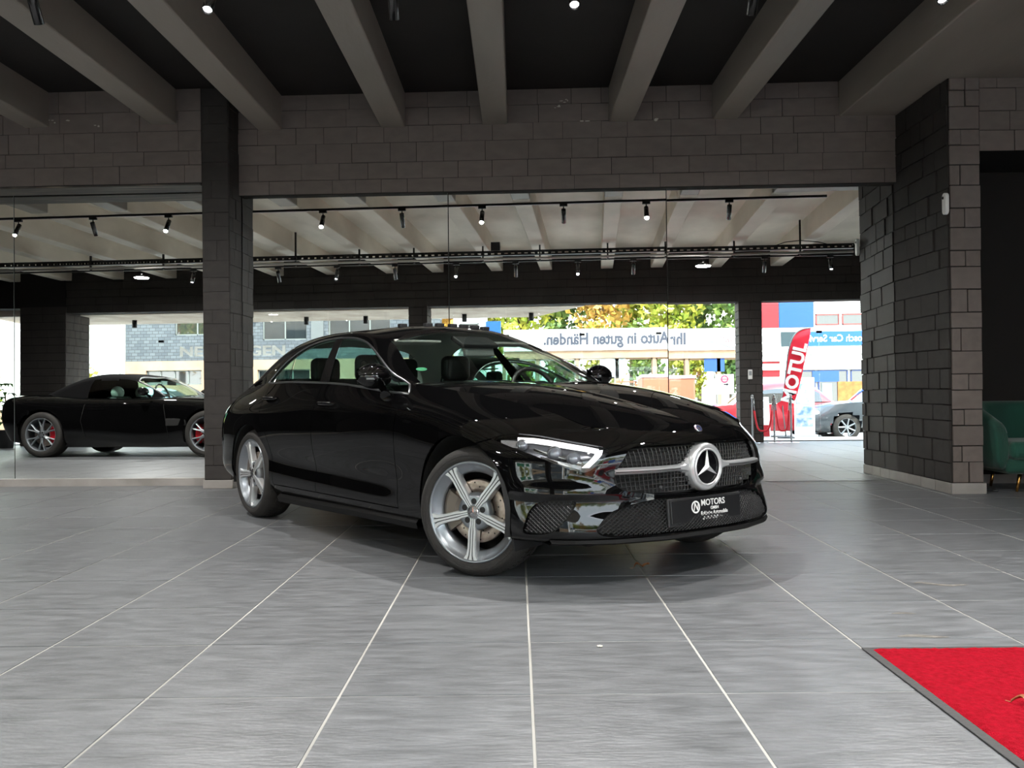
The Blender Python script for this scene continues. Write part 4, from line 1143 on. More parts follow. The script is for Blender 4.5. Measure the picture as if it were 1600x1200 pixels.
def spotlight(x, y, z, side, label, group, light=True, tilt=34, pan=0.0, power=1.0):
    """cylinder spot under a track; side -1 aims at the window front, +1 at the mirrors"""
    t = empty('track_spotlight', (x, y, z), label=label, cat='lamp', group=group)
    link('adapter', SPM['adapter'], t); link('stem', SPM['stem'], t)
    b = link('tube', SPM['tube'], t, (0, 0, -.11), (RAD(tilt)*side, 0, pan)); b.name = 'tube'
    link('lens', SPM['lens'], b)
    if light:
        l = bpy.data.lights.new('spot', 'SPOT'); l.energy = SPOT_W*power; l.spot_size = RAD(110); l.spot_blend = 1.0; l.shadow_soft_size = .025; l.color = (1, .97, .93)
        lo = bpy.data.objects.new('spot_lamp', l); COL.objects.link(lo); lo.parent = b; lo.location = (0, 0, -.16); lo['kind'] = 'helper'
def build_tracks():
    global SPM
    SPM = spot_meshes()
    names = ['first', 'second', 'third', 'fourth', 'fifth', 'sixth', 'seventh', 'eighth', 'ninth', 'tenth', 'eleventh', 'twelfth']
    # near track, at y = 5.93
    t = empty('light_track', (0, 5.93, BEAM), label='slim black light track crossing the ceiling above the sedan', cat='track')
    m = MB(); m.bb((-11.5, -.018, -.032), (4.0, .018, 0)); m.build('rail', black_metal, t)
    MB().bb((-11.5, -.010, -.0325), (4.0, .010, -.032)).build('slot', mat('track_slot', srgb(150, 120, 130), .4), t)
    for i in range(11):
        k = i-8; x = .385+1.150*k
        side = -1 if k % 2 == 0 else 1
        seen = {-3: 'dark track spotlight tube in the top left corner of the frame', -2: 'lit track spotlight above the slim black pillar', -1: 'dark track spotlight tube above the sedan roof',
                0: 'lit track spotlight above the sedan bonnet', 1: 'dark track spotlight tube above the sedan nose', 2: 'lit track spotlight in the top right corner of the frame'}
        lab = seen.get(k, '%s track spotlight from the left on the near track, seen in the mirrors' % names[i])
        spotlight(x, 5.93, BEAM-.032, side, lab, 'spotlights on the near track', power=1.05 if side > 0 else 1.15)
    # far track under a perforated cable tray, at y = 2.4
    t = empty('cable_tray', (0, 2.45, 3.46), label='black perforated cable tray hung across the ceiling behind the camera, seen in the mirrors', cat='cable tray')
    m = MB(); x0, x1 = -12, 5.3
    m.bb((x0, -.055, 0), (x1, .055, .004)); o = m.build('tray_bottom', black_metal, t)
    m = MB()
    for y in (-.055, .055):
        m.bb((x0, y-.0015, 0), (x1, y+.0015, .018)); m.bb((x0, y-.0015, .062), (x1, y+.0015, .085))
        x = x0
        while x < x1: m.bb((x, y-.0015, .018), (x+.05, y+.0015, .062)); x += .12
    o = m.build('tray_rail', black_metal, t, weld=False); tag(o, kind='stuff')
    m = MB(); m.tube([(x0, .02, -.055), (x1, .02, -.055)], .022, 8); m.build('conduit', mat('grey_conduit', srgb(196, 192, 186), .5), t)
    m = MB(); m.bb((x0, -.075, -.105), (x1, -.045, -.080)); m.build('light_rail', black_metal, t)
    for x in (-8.5, -7.1, -5.95, -4.6, -3.42, -2.42, -1.17, -.15, 1.05, 2.06, 3.27, 4.4):
        MB().bb((x-.014, -.02, -.10), (x+.014, .02, .52)).build('hanger_rod', black_metal, t)
    MB().bb((-1.02, -.06, .087), (-.86, .06, .24)).build('junction_box', black_metal, t)
    MB().tube([(4.0, 0, .09), (4.15, 0, .14), (4.4, 0, .16), (4.7, 0, .13), (4.85, 0, .09)], .008, 6).build('cable', black_metal, t)
    for i, (x, on) in enumerate(((-6.55, 1), (-4.95, 0), (-3.85, 1), (-2.78, 0), (-1.66, 1), (-.59, 0), (.52, 1), (1.50, 0), (3.80, 0), (4.92, 1))):
        spotlight(x, 2.39, 3.355, 1 if on else -1, '%s track spotlight from the left under the cable tray, seen in the mirrors' % names[i], 'spotlights under the cable tray', tilt=28, power=.32)
    for x, lab in ((-7.55, 'round white LED flood lamp at the left end of the cable tray'), (2.74, 'round white LED flood lamp at the right end of the cable tray')):
        t = empty('flood_lamp', (x, 2.39, 3.34), label=lab, cat='lamp')
        MB().tube([(0, 0, 0), (0, 0, -.07)], .012, 8).lathe([(.03, -.06), (.10, -.085), (.14, -.10), (.142, -.112), (.13, -.112)], 24).build('housing', black_metal, t)
        MB().lathe([(0, -.111), (.13, -.111)], 24).build('diffuser', mat('flood_diffuser', (1, 1, 1), .4, emit=(1, .99, .97), estr=18), t)
        l = bpy.data.lights.new('flood', 'AREA'); l.shape = 'DISK'; l.size = .24; l.energy = 25
        lo = bpy.data.objects.new('flood_lamp_light', l); COL.objects.link(lo); lo.parent = t; lo.location = (0, 0, -.125); lo['kind'] = 'helper'
build_tracks()

# ------------------------------------------------------------------ small fixtures
white_plastic = mat('white_plastic', srgb(228, 228, 226), .4)
def motion_sensor():
    t = empty('motion_sensor', (3.782, 8.19, 2.54), label='small white motion sensor on the inner face of the broad right pillar', cat='sensor')
    pr = [(.036*math.cos(a), .060+.034*math.sin(a)) for a in np.linspace(0, PI, 7)]+[(.036*math.cos(a), -.060+.036*math.sin(a)) for a in np.linspace(PI, 2*PI, 9)]
    MB().prism(pr, -.034, 0, lambda u, v, h: (h, u, v)).build('case', white_plastic, t, bevel=.006)
    MB().sphere((-.033, .010, .052), (.010, .014, .014), 12, 8).build('lens_window', satin_black, t)
motion_sensor()
def wall_panel():
    t = empty('wall_intercom', (4.02, -.60, 1.40), label='small white wall control on the dark window pillar, seen in the mirrors', cat='switch')
    MB().bb((-.045, 0, -.10), (.045, .022, .10)).build('case', white_plastic, t, bevel=.01)
    MB().bb((-.030, .0215, -.02), (.030, .024, .07)).build('screen', mat('grey_screen', srgb(150, 155, 158), .3), t)
wall_panel()

def red_mat():
    t = empty('entrance_mat', (1.95, 2.55, 0), label='bright red pile mat with a black rubber border at the right frame edge', cat='mat')
    a, b = .69, .91
    MB().bb((-a, -b, 0.0005), (a, b, .006)).build('rubber_border', mat('black_rubber', srgb(46, 46, 47), .6, bump=.2, bscale=80), t, bevel=.003)
    red = mat('red_pile', srgb(176, 6, 30), .95, col2=srgb(206, 16, 46), nscale=55, spec=.1, bump=1.0, bscale=260, contrast=(.3, .7))
    m = MB(); n = 90; mm = 120
    rr = np.random.default_rng(5); Z = .0115+.0035*rr.random((mm+1, n+1))
    G = [[(-a+.030+(2*a-.06)*j/n, -b+.030+(2*b-.06)*i/mm, Z[i, j] if 0 < i < mm and 0 < j < n else .005) for j in range(n+1)] for i in range(mm+1)]
    m.grid(G, smooth=True, flip=True); o = m.build('pile', red, t, weld=False)
red_mat()
def litter():
    brown = mat('dry_leaf', srgb(150, 84, 44), .8, col2=srgb(196, 150, 110), nscale=40)
    def leaf(loc, rz, k, label, name='dry_leaf'):
        m = MB(); rows = []
        for t in np.linspace(0, 1, 12):
            w = .010*k*math.sin(PI*t)**.8*(1+.4*math.sin(t*19)); x = (t-.5)*.085*k; y = .018*k*math.sin(t*4.2); z = .004+.018*k*abs(math.sin(t*5))
            rows.append([(x, y-w, z+.006*k), (x, y, z), (x, y+w, z+.009*k)])
        m.grid(rows); m.grid([[(a, b, c-.0008) for a, b, c in r] for r in rows], flip=True)
        m.tube([(-.043*k, 0, .005), (-.062*k, .006*k, .004)], .0012*k, 5)
        o = m.build(name, brown, None, loc, (0, 0, rz)); tag(o, label, 'leaf'); return o
    leaf((.655, 5.02, .0), .3, 1.0, 'small brown dry leaf on the grey tiles below the sedan nose')
    leaf((1.50, 2.79, .013), -.9, .95, 'curled pale dry leaf lying on the red mat')
    m = MB()
    for i in range(5):
        a = i*1.3; m.sphere((.006*math.cos(a), .006*math.sin(a), .003), (.006, .005, .003), 6, 4)
    o = m.build('pebble', mat('pale_grit', srgb(215, 210, 200), .8), None, (.30, 3.52, 0)); tag(o, 'tiny pale crumb on a grey tile in front of the sedan', 'crumb')
    def scuff(loc, rz, pts, w, label):
        m = MB(); rows = []
        for i, (x, y) in enumerate(pts):
            ww = w*math.sin(PI*(i+.5)/len(pts)); rows.append([(x, y-ww, .0007), (x, y+ww, .0007)])
        m.grid(rows, smooth=False); o = m.build('floor_stain', mat('grey_brown_stain', srgb(92, 88, 82), .75, col2=srgb(118, 114, 108), nscale=30), None, loc, (0, 0, rz))
        tag(o, label, 'stain')
    scuff((2.05, 4.55, .0003), 0, [(-.12, .03), (-.09, .045), (-.05, .02), (-.02, -.01), (.03, -.03), (.08, -.02), (.12, -.01)], .022, 'dark scraped stain on the grey tiles right of the sedan')
    scuff((1.55, 3.62, .0003), 0, [(-.09, 0), (-.05, .012), (0, .008), (.05, -.006), (.10, -.012)], .020, 'grey smear on the tiles just above the red mat corner')
    scuff((1.63, 3.98, .0003), 0, [(-.05, 0), (-.02, .01), (.02, .008), (.05, -.006)], .013, 'faint small smear on the tiles above the red mat')
litter()

def sofa():
    vel = mat('green_velvet', srgb(4, 58, 46), .8, col2=srgb(8, 76, 60), nscale=3.0, sheen=.25, bump=.1, bscale=60)
    gold = mat('brass_leg', srgb(212, 160, 88), .25, metal=1)
    t = empty('velvet_sofa', (5.05, 8.60, 0), label='green velvet sofa with slim brass legs half hidden behind the broad right pillar', cat='sofa')
    L = .78
    # wraparound back and arms: one swept shell in plan, thick and rounded
    m = MB(); rows = []
    plan = [(-L+.02, -.36), (-L-.03, -.18), (-L-.02, .05), (-L+.10, .24), (-L+.30, .31), (0, .33), (L-.30, .31), (L-.10, .24), (L+.02, .05), (L+.03, -.18), (L-.02, -.36)]
    P = smooth_open(plan, 4); n = len(P)
    for i, (x, y) in enumerate(P):
        t0 = np.array(P[min(i+1, n-1)])-np.array(P[max(i-1, 0)]); t0 /= np.linalg.norm(t0); nn = np.array([-t0[1], t0[0]])
        u = abs(i/(n-1)*2-1); top = .80-.19*max(0, (u-.50)/.5)**1.6; th = .062
        fl = .05
        sec = [(-th, .19), (th*.9, .19), (th+fl*.2, .40), (th+fl, top-.06), (th*.8+fl, top-.012), (fl, top), (-th*.6+fl*.6, top-.018), (-th+fl*.3, top-.08), (-th, .42), (-th, .19)]
        rows.append([(x+nn[0]*a, y+nn[1]*a, z) for a, z in sec])
    m.grid(rows); m.add(rows[0][:-1], [tuple(range(9))]); m.add(rows[-1][:-1], [tuple(range(9))]); m.build('backrest', vel, t, subd=1)
    MB().bb((-L+.03, -.36, .16), (L-.03, .26, .30)).build('base', vel, t, bevel=.05, seg=4)
    MB().bb((-L+.06, -.40, .29), (L-.06, .24, .45)).build('seat_cushion', vel, t, bevel=.055, seg=4)
    for x in (-L+.20, L-.20):
        for y in (-.26, .2): MB().tube([(x, y, .19), (x+(-.045 if x < 0 else .045), y-.02, 0)], [.020, .011], 10).build('leg', gold, t)
    rr = random.Random(4); m = MB(); rows = []
    for i in range(9):
        rows.append([(-.11+.22*i/8+rr.uniform(-.008, .008), -.05+.11*j/6+rr.uniform(-.008, .008), .006+.022*rr.random()*(1 if 0 < i < 8 and 0 < j < 6 else .1)) for j in range(7)])
    m.grid(rows, flip=True); o = m.build('cleaning_cloth', mat('light_blue_cloth', srgb(120, 160, 205), .9), None, (4.64, 8.37, .452), (0, 0, .4), subd=1)
    tag(o, 'crumpled light blue cloth on the green velvet sofa seat', 'cloth')
    c = MB(); c.tube(smooth_open([(4.09, 8.42, .012), (4.2, 8.36, .012), (4.3, 8.45, .012), (4.18, 8.52, .012), (4.10, 8.46, .014), (4.25, 8.30, .012)], 5), .006, 6)
    tag(c.build('floor_cable', satin_black), 'loose black cable on the floor beside the broad right pillar', 'cable')
sofa()

def stanchions():
    red = mat('red_velvet_rope', srgb(196, 18, 40), .8, sheen=.4); steel = mat('polished_steel', (.75, .75, .76), .15, metal=1)
    xs = (4.02, 4.46, 4.80); ys = (-.42, -.44, -.46); labs = ('chrome rope post nearest the dark window pillar', 'middle chrome rope post with red ropes on both sides', 'chrome rope post on the street side of the red ropes')
    for x, y, lab in zip(xs, ys, labs):
        t = empty('rope_post', (x, y, 0), label=lab+', seen in the mirrors', cat='post', group='rope posts by the window')
        MB().lathe([(0, .016), (.12, .014), (.155, .006), (.16, 0)], 28).build('base', steel, t)
        MB().lathe([(.019, .01), (.019, .90), (.028, .905), (.028, .925), (.019, .93), (.022, .945), (.024, .96), (.016, .978), (0, .984)], 16).build('pole', steel, t)
    for i, lab in ((0, 'red velvet rope hanging between the first two chrome posts'), (1, 'red velvet rope hanging between the last two chrome posts')):
        a = Vector((xs[i]+.025, ys[i], .90)); b = Vector((xs[i+1]-.025, ys[i+1], .90)); t = empty('barrier_rope', a, label=lab+', seen in the mirrors', cat='rope', group='ropes by the window')
        pts = []
        for k in np.linspace(0, 1, 21):
            p = a.lerp(b, k)-a; s = 1-(2*k-1)**4; pts.append((p.x, p.y, -.66*s**.9 if 0 < k < 1 else 0))
        MB().tube(pts[1:-1], .019, 10).build('rope', red, t)
        MB().tube(pts[:2], .014, 8).tube(pts[-2:], .014, 8).build('end_hook', steel, t)
stanchions()

def potted_plant():
    t = empty('potted_plant', (-11.55, .35, 0), label='leafy green pot plant beside the dark left pillar, seen in the mirrors', cat='plant')
    MB().lathe([(0, 0), (.15, 0), (.19, .36), (.20, .38), (.18, .38), (.17, .34), (0, .34)], 20).build('pot', satin_black, t)
    g = mat('dark_green_leaf', srgb(38, 78, 34), .5, col2=srgb(78, 120, 58), nscale=6); rr = random.Random(8)
    MB().tube([(0, 0, .3), (.01, 0, .7), (0, .01, 1.1)], .014, 6).build('stem', mat('brown_stem', srgb(88, 66, 44), .8), t)
    for i in range(46):
        a = rr.uniform(0, 2*PI); z = rr.uniform(.5, 1.35); r = rr.uniform(.15, .34); m = MB(); rows = []
        for k in np.linspace(0, 1, 6):
            w = .045*math.sin(PI*min(k+.08, 1))**.8; d = r*(.25+k); zz = z+.16*k-.22*k*k*rr.uniform(.8, 1.2)
            rows.append([(d*math.cos(a)-w*math.sin(a), d*math.sin(a)+w*math.cos(a), zz), (d*math.cos(a)+w*math.sin(a), d*math.sin(a)-w*math.cos(a), zz)])
        m.grid(rows); m.build('leaf', g, t)
potted_plant()
# ------------------------------------------------------------------ the soft-top roadster (behind the camera, seen in the left mirror)
RST = [  # levels sill .. shoulder; stations nose centre -> side -> tail centre
 [(.86,0,.16),(.82,.35,.16),(.66,.70,.16),(.45,.80,.16),(0,.82,.17),(-.5,.82,.15),(-1.2,.82,.15),(-2.0,.82,.15),(-2.6,.82,.18),(-3.05,.78,.24),(-3.25,.5,.28),(-3.28,0,.28)],
 [(.97,0,.30),(.92,.36,.30),(.74,.74,.30),(.5,.88,.30),(0,.93,.32),(-.5,.90,.30),(-1.2,.88,.30),(-2.0,.92,.32),(-2.6,.95,.38),(-3.10,.86,.44),(-3.32,.52,.46),(-3.36,0,.46)],
 [(1.0,0,.44),(.94,.38,.44),(.74,.76,.46),(.48,.90,.50),(0,.95,.56),(-.5,.90,.56),(-1.2,.88,.56),(-2.0,.93,.58),(-2.6,.96,.64),(-3.12,.88,.66),(-3.36,.52,.66),(-3.40,0,.66)],
 [(.93,0,.56),(.86,.38,.58),(.66,.72,.64),(.42,.85,.70),(0,.89,.77),(-.5,.87,.79),(-1.2,.87,.80),(-2.0,.88,.82),(-2.6,.90,.86),(-3.10,.82,.86),(-3.32,.5,.86),(-3.36,0,.86)],
 [(.70,0,.64),(.62,.34,.67),(.46,.58,.72),(.28,.66,.79),(0,.68,.85),(-.5,.70,.88),(-1.2,.74,.88),(-2.0,.74,.90),(-2.6,.72,.94),(-3.02,.66,.94),(-3.22,.42,.93),(-3.26,0,.93)],
]
ROOF = [  # base .. centre; stations windscreen base -> rear end of the soft top
 [(-.72,.70,.885),(-1.15,.74,.885),(-1.6,.75,.89),(-2.05,.74,.90),(-2.45,.71,.93)],
 [(-.74,.68,.90),(-1.12,.68,1.02),(-1.6,.68,1.06),(-2.05,.67,1.04),(-2.50,.68,.945)],
 [(-.74,.66,.91),(-1.17,.60,1.15),(-1.6,.57,1.21),(-2.02,.58,1.17),(-2.60,.60,.955)],
 [(-.60,.34,.90),(-1.13,.33,1.20),(-1.6,.33,1.265),(-2.0,.33,1.235),(-2.66,.34,.975)],
 [(-.54,0,.90),(-1.11,0,1.21),(-1.6,0,1.28),(-2.0,0,1.25),(-2.70,0,.985)],
]
for _n in (RST, ROOF):
    for _r in _n:
        for _i, _p in enumerate(_r): _r[_i] = (_p[0]*1.07, _p[1], _p[2])
WBX = -2.5*1.07
def build_roadster():
    root = empty('roadster_car', (-5.40, 3.35, 0), RAD(4), 'low black two-seat roadster with a black fabric soft top, seen in the left mirror', 'car')
    root.scale = (1.10, 1.10, 1.10)
    body = mat('black_roadster_paint', (.0022, .0022, .0024), .35, spec=0, coat=1.0, coat_rough=.01)
    N = [5, 6, 6, 8, 9, 10, 11, 9, 8, 6, 6]
    B = net_surface(RST, N, [4, 5, 5, 5]); R = net_surface(ROOF, [8, 8, 8, 10], [4, 5, 4, 4], mirror_ends=False, mirror_top=True)
    def quads(G, keep, sides=(1, -1)):
        m = MB(); a, b, _ = G.shape
        for s in sides:
            vs = [(p[0], s*p[1], p[2]) for row in G for p in row]; fs = []
            for i in range(a-1):
                for j in range(b-1):
                    c = (G[i, j]+G[i+1, j+1]+G[i+1, j]+G[i, j+1])/4
                    if keep(c, i, j):
                        q = (i*b+j, (i+1)*b+j, (i+1)*b+j+1, i*b+j+1); fs.append(q if s > 0 else q[::-1])
            m.add(vs, fs, True)
        return m
    ar = lambda c: any((c[0]-x)**2+(c[2]-.345)**2 < .385**2 for x in (0, WBX)) and c[1] > .55
    # snap the openings to round arches
    for G in (B,):
        for i in range(G.shape[0]):
            for j in range(G.shape[1]):
                x, w, z = G[i, j]
                if w < .55: continue
                for cx in (0, WBX):
                    d = math.hypot(x-cx, z-.345)
                    if abs(d-.385) < .035: G[i, j, 0] = cx+(x-cx)*.385/d; G[i, j, 2] = .345+(z-.345)*.385/d
    quads(B, lambda c, i, j: not ar(c)).build('body_shell', body, root)
    # bonnet and rear deck across the top
    top = B[:, -1, :]; a = [p for p in top if p[0] > -.75]; d = [p for p in top if p[0] < -2.3]
    m = MB()
    for run, flip, bul in ((a, False, .05), (d, False, .03)):
        rows = [[(p[0], -p[1]*t, p[2]+bul*(1-t*t)*min(1, p[1]/.6)) for t in np.linspace(1, -1, 13)] for p in run]; m.grid(rows, flip=flip)
    m.build('bonnet', body, root)
    m = MB(); m.bb((-2.5, -.70, .80), (-.7, .70, .88)); m.build('cabin_sill', satin_black, root)
    ws = lambda c, i, j: i < 8 and j >= 8
    win = lambda c, i, j: 2 <= i < 21 and j < 8 and c[2] < 1.17 and c[0] > -2.02 and c[0] < -.98+(c[2]-.9)*-.2
    quads(R, lambda c, i, j: ws(c, i, j)).build('windscreen', ws_glass, root)
    sd = quads(R, lambda c, i, j: (not ws(c, i, j)) and win(c, i, j)); sd.build('side_window', car_glass, root)
    cloth = mat('black_soft_top', srgb(12, 12, 13), .95, spec=.08, bump=.2, bscale=90)
    quads(R, lambda c, i, j: not ws(c, i, j) and not win(c, i, j)).build('soft_top', cloth, root)
    for s in (1, -1):
        MB().tube([(p[0], s*(p[1]+.004), p[2]+.004) for p in R[:9, 8]], .014, 6).tube([(p[0], p[1]*s, p[2]+.004) for p in R[8, 8:]], .012, 6).build('windscreen_frame', satin_chrome, root)
        x = -.98; w = .86
        m = MB(); m.sphere((x, s*(w+.10), .98), (.075, .10, .062), 14, 10); m.tube([(x, s*(w+.04), .95), (x+.02, s*(w-.06), .90)], .018, 6); m.build('door_mirror', body, root)
        m = MB(); m.bb((-.11, -.006, -.02), (.11, .006, .02)); m.build('door_handle', body, root, (-1.75, s*.90, .74), bevel=.006)
        m = MB(); m.tube([(-.62, s*.903, .30), (-.66, s*.905, .55), (-.70, s*.89, .76), (-.72, s*.80, .86)], .0035, 4); m.tube([(-1.95, s*.93, .30), (-2.02, s*.935, .55), (-1.98, s*.90, .78), (-1.96, s*.80, .88)], .0035, 4); m.build('door_seam', dark_well, root)
        m = MB(); m.bb((-.16, -.02, -.055), (.16, .02, .055)); m.build('side_vent', dark_well, root, (-.50, s*.892, .52), bevel=.01)
        m = MB(); m.sphere((0, 0, 0), (.05, .17, .075), 14, 8); m.build('tail_lamp', red_lens, root, (-3.285, s*.60, .74))
        m = MB(); m.sphere((0, 0, 0), (.16, .10, .06), 14, 8); m.build('headlamp', mat('clear_headlamp', (.6, .62, .65), .08, coat=1, metal=.3), root, (.54, s*.62, .665))
        st = empty('seat', (0, 0, 0), parent=root)
        m = MB(); m.sphere((-1.78, s*.34, .98), (.07, .15, .10), 12, 8); m.build('headrest', headliner, st)
        m = MB(); m.bb((-1.80, s*.34-.22, .5), (-1.66, s*.34+.22, .92)); m.build('backrest', leather, st, bevel=.04)
    sw = MB(); sw.tube([(0, .18*math.cos(a), .18*math.sin(a)) for a in np.linspace(0, 2*PI, 25)[:-1]], .015, 6, closed=True); sw.bb((-.01, -.17, -.02), (.01, .17, .02)); sw.build('steering_wheel', leather, root, (-1.02, .34, .93), (0, RAD(-20), 0))
    MB().bb((-.02, -.11, -.03), (.02, .11, .03)).build('cabin_mirror', satin_black, root, (-1.06, 0, 1.12), bevel=.01)
    MB().bb((-3.1, -.6, .14), (.7, .6, .24)).build('underbody', dark_well, root)
    for cx in (0, WBX):
        for s in (1, -1):
            m = MB(); A = np.linspace(-.3, PI+.3, 16); m.grid([[(cx+.39*math.cos(t), s*.90, .345+.39*math.sin(t)), (cx+.40*math.cos(t), s*.5, .345+.40*math.sin(t))] for t in A], flip=(s > 0)); m.build('arch_liner', dark_well, root)
    # wheels: six split spokes, red calipers
    tm = MB(); Rr = .345
    tm.lathe([(.245, -.13), (.255, -.145), (.29, -.15), (.325, -.145), (.343, -.12), (Rr, -.09), (Rr, .09), (.343, .12), (.325, .145), (.255, .145), (.245, .13)], 44, 'y')
    tme = tm.mesh('tyre', rubber)
    rm = MB(); rm.lathe([(.24, .13), (.232, -.10), (.240, -.132), (.252, -.148), (.256, -.14), (.250, .10)], 44, 'y')
    rm.lathe([(0, -.12), (.05, -.122), (.062, -.11), (.064, -.06)], 24, 'y')
    for k in range(6):
        a = k*PI/3+PI/2; c, s_ = math.cos(a), math.sin(a); q = lambda r, t, y: (r*c-t*s_, y, r*s_+t*c)
        for sd_ in (1, -1):
            st = [(.05, .004*sd_, .020), (.11, .008*sd_, .014), (.15, .022*sd_, .011), (.242, .052*sd_, .012)]
            rows = []
            for r, o, w in st: rows.append([q(r, o-w, -.085), q(r, o-w, -.115), q(r, o, -.124), q(r, o+w, -.115), q(r, o+w, -.085)])
            rm.grid(rows, smooth=False, flip=True); rm.grid([[r_[0], r_[-1]] for r_ in rows], smooth=False)
    rme = rm.mesh('rim', alloy)
    dd = MB(); dd.lathe([(.07, -.03), (.175, -.03), (.178, -.01), (.07, -.01)], 36, 'y'); dme = dd.mesh('brake_disc', disc_steel)
    cc = MB(); A = np.linspace(-.75, .75, 9); rows = [[(r*math.cos(t), y, r*math.sin(t)) for r, y in ((.12, -.075), (.20, -.075), (.21, -.06), (.21, .03), (.12, .03), (.12, -.075))] for t in A]; cc.grid(rows, smooth=False, flip=True)
    for rw in (rows[0], rows[-1]): cc.add(rw[:-1], [(0, 1, 2, 3, 4)])
    cme = cc.mesh('brake_caliper', mat('red_caliper', srgb(206, 20, 40), .35, coat=.5))
    lugs = MB()
    for k in range(6):
        a = k*PI/3+PI/6+PI/2; lugs.lathe([(0, -.128), (.011, -.126), (.013, -.115)], 8, 'y', (.04*math.cos(a), 0, .04*math.sin(a)))
    lme = lugs.mesh('wheel_nuts', mat('dark_bolt', (.03, .03, .03), .4, metal=.6))
    for x in (0, WBX):
        for s in (1, -1):
            w = empty('wheel', (x, s*.80, Rr), 0 if s < 0 else PI, parent=root)
            for nm, me in (('tyre', tme), ('rim', rme), ('brake_disc', dme), ('wheel_nuts', lme)): link(nm, me, w)
            link('brake_caliper', cme, w, (0, 0, 0), (0, (0 if s < 0 else PI) if x == WBX else (PI if s < 0 else 0), 0))
    return root
roadster = build_roadster()
# ------------------------------------------------------------------ the street in front of the showroom (seen in the mirrors)
asphalt = mat('asphalt', srgb(120, 120, 120), .9, col2=srgb(138, 137, 134), nscale=6, bump=.3, bscale=60)
paving = mat('pale_paving', srgb(186, 180, 170), .85, col2=srgb(204, 198, 188), nscale=3)
white_clad = mat('white_cladding', srgb(226, 226, 224), .5)
beige = mat('beige_plaster', srgb(160, 132, 106), .85, col2=srgb(172, 146, 120), nscale=2)
pane_m = mat('reflecting_pane', srgb(40, 46, 48), .03, spec=1.0, coat=1.0, coat_rough=0.0)
frame_g = mat('grey_window_frame', srgb(120, 126, 122), .5)
frame_b = mat('brown_window_frame', srgb(150, 128, 104), .5)
def slabx(lo, hi, name, m, kind='structure', parent=None, bevel=0):
    o = MB().bb(lo, hi).build(name, m, parent, bevel=bevel)
    return tag(o, kind=kind) if parent is None else o
slabx((-40, -4.2, -.35), (40, -1.29, -.015), 'sidewalk', paving)
slabx((-40, -12.2, -.5), (40, -4.2, -.12), 'street', asphalt)
slabx((-40, -40, -.45), (40, -12.2, -.02), 'sidewalk', paving)

def brick_facade_mat():
    m = mat('grey_brick_facade', srgb(140, 146, 150), .85); nt = m.node_tree; b = nt.nodes['Principled BSDF']
    tc = nt.nodes.new('ShaderNodeTexCoord'); mp = nt.nodes.new('ShaderNodeMapping'); br = nt.nodes.new('ShaderNodeTexBrick')
    mp.inputs['Rotation'].default_value = (RAD(90), 0, 0)
    br.inputs['Color1'].default_value = (*srgb(74, 80, 86), 1); br.inputs['Color2'].default_value = (*srgb(94, 100, 104), 1); br.inputs['Mortar'].default_value = (*srgb(58, 62, 64), 1)
    br.inputs['Scale'].default_value = 1; br.inputs['Brick Width'].default_value = .20; br.inputs['Row Height'].default_value = .10; br.inputs['Mortar Size'].default_value = .008
    nt.links.new(tc.outputs['Object'], mp.inputs[0]); nt.links.new(mp.outputs[0], br.inputs[0]); nt.links.new(br.outputs[0], b.inputs['Base Color'])
    bp = nt.nodes.new('ShaderNodeBump'); bp.inputs['Strength'].default_value = .5; bp.inputs['Distance'].default_value = .02; bp.invert = True
    nt.links.new(br.outputs['Fac'], bp.inputs['Height']); nt.links.new(bp.outputs[0], b.inputs['Normal'])
    return m
def window(parent, x0, x1, z0, z1, y, fm, nx=2, nz=1, sill=True):
    """window standing a little behind a wall face at y (wall looks towards +y)"""
    t = .035; m = MB()
    for a, b, c, d in ((x0, x1, z0, z0+t), (x0, x1, z1-t, z1), (x0, x0+t, z0, z1), (x1-t, x1, z0, z1)): m.bb((a, y-.02, c), (b, y+.03, d))
    for i in range(1, nx): x = x0+(x1-x0)*i/nx; m.bb((x-t/2, y-.02, z0), (x+t/2, y+.03, z1))
    for i in range(1, nz): z = z0+(z1-z0)*i/nz; m.bb((x0, y-.02, z-t/3), (x1, y+.03, z+t/3))
    f = m.build('window', fm, parent)
    for i in range(nx):
        for k in range(nz):
            MB().bb((x0+(x1-x0)*i/nx+.01, y-.012, z0+(z1-z0)*k/nz+.01), (x0+(x1-x0)*(i+1)/nx-.01, y, z0+(z1-z0)*(k+1)/nz-.01)).build('pane', pane_m, f)
    if sill: MB().bb((x0-.05, y-.02, z0-.06), (x1+.05, y+.09, z0)).build('window_sill', frame_g, f)
def wall_with_holes(lo, hi, holes, y, th, m, name, parent):
    """upright wall piece with rectangular openings, built from strips"""
    xs = sorted({lo[0], hi[0], *[h[0] for h in holes], *[h[1] for h in holes]}); zs = sorted({lo[1], hi[1], *[h[2] for h in holes], *[h[3] for h in holes]})
    b = MB()
    for i in range(len(xs)-1):
        for k in range(len(zs)-1):
            cx, cz = (xs[i]+xs[i+1])/2, (zs[k]+zs[k+1])/2
            if not any(h[0] < cx < h[1] and h[2] < cz < h[3] for h in holes): b.bb((xs[i], y-th, zs[k]), (xs[i+1], y, zs[k+1]))
    return b.build(name, m, parent, weld=False)
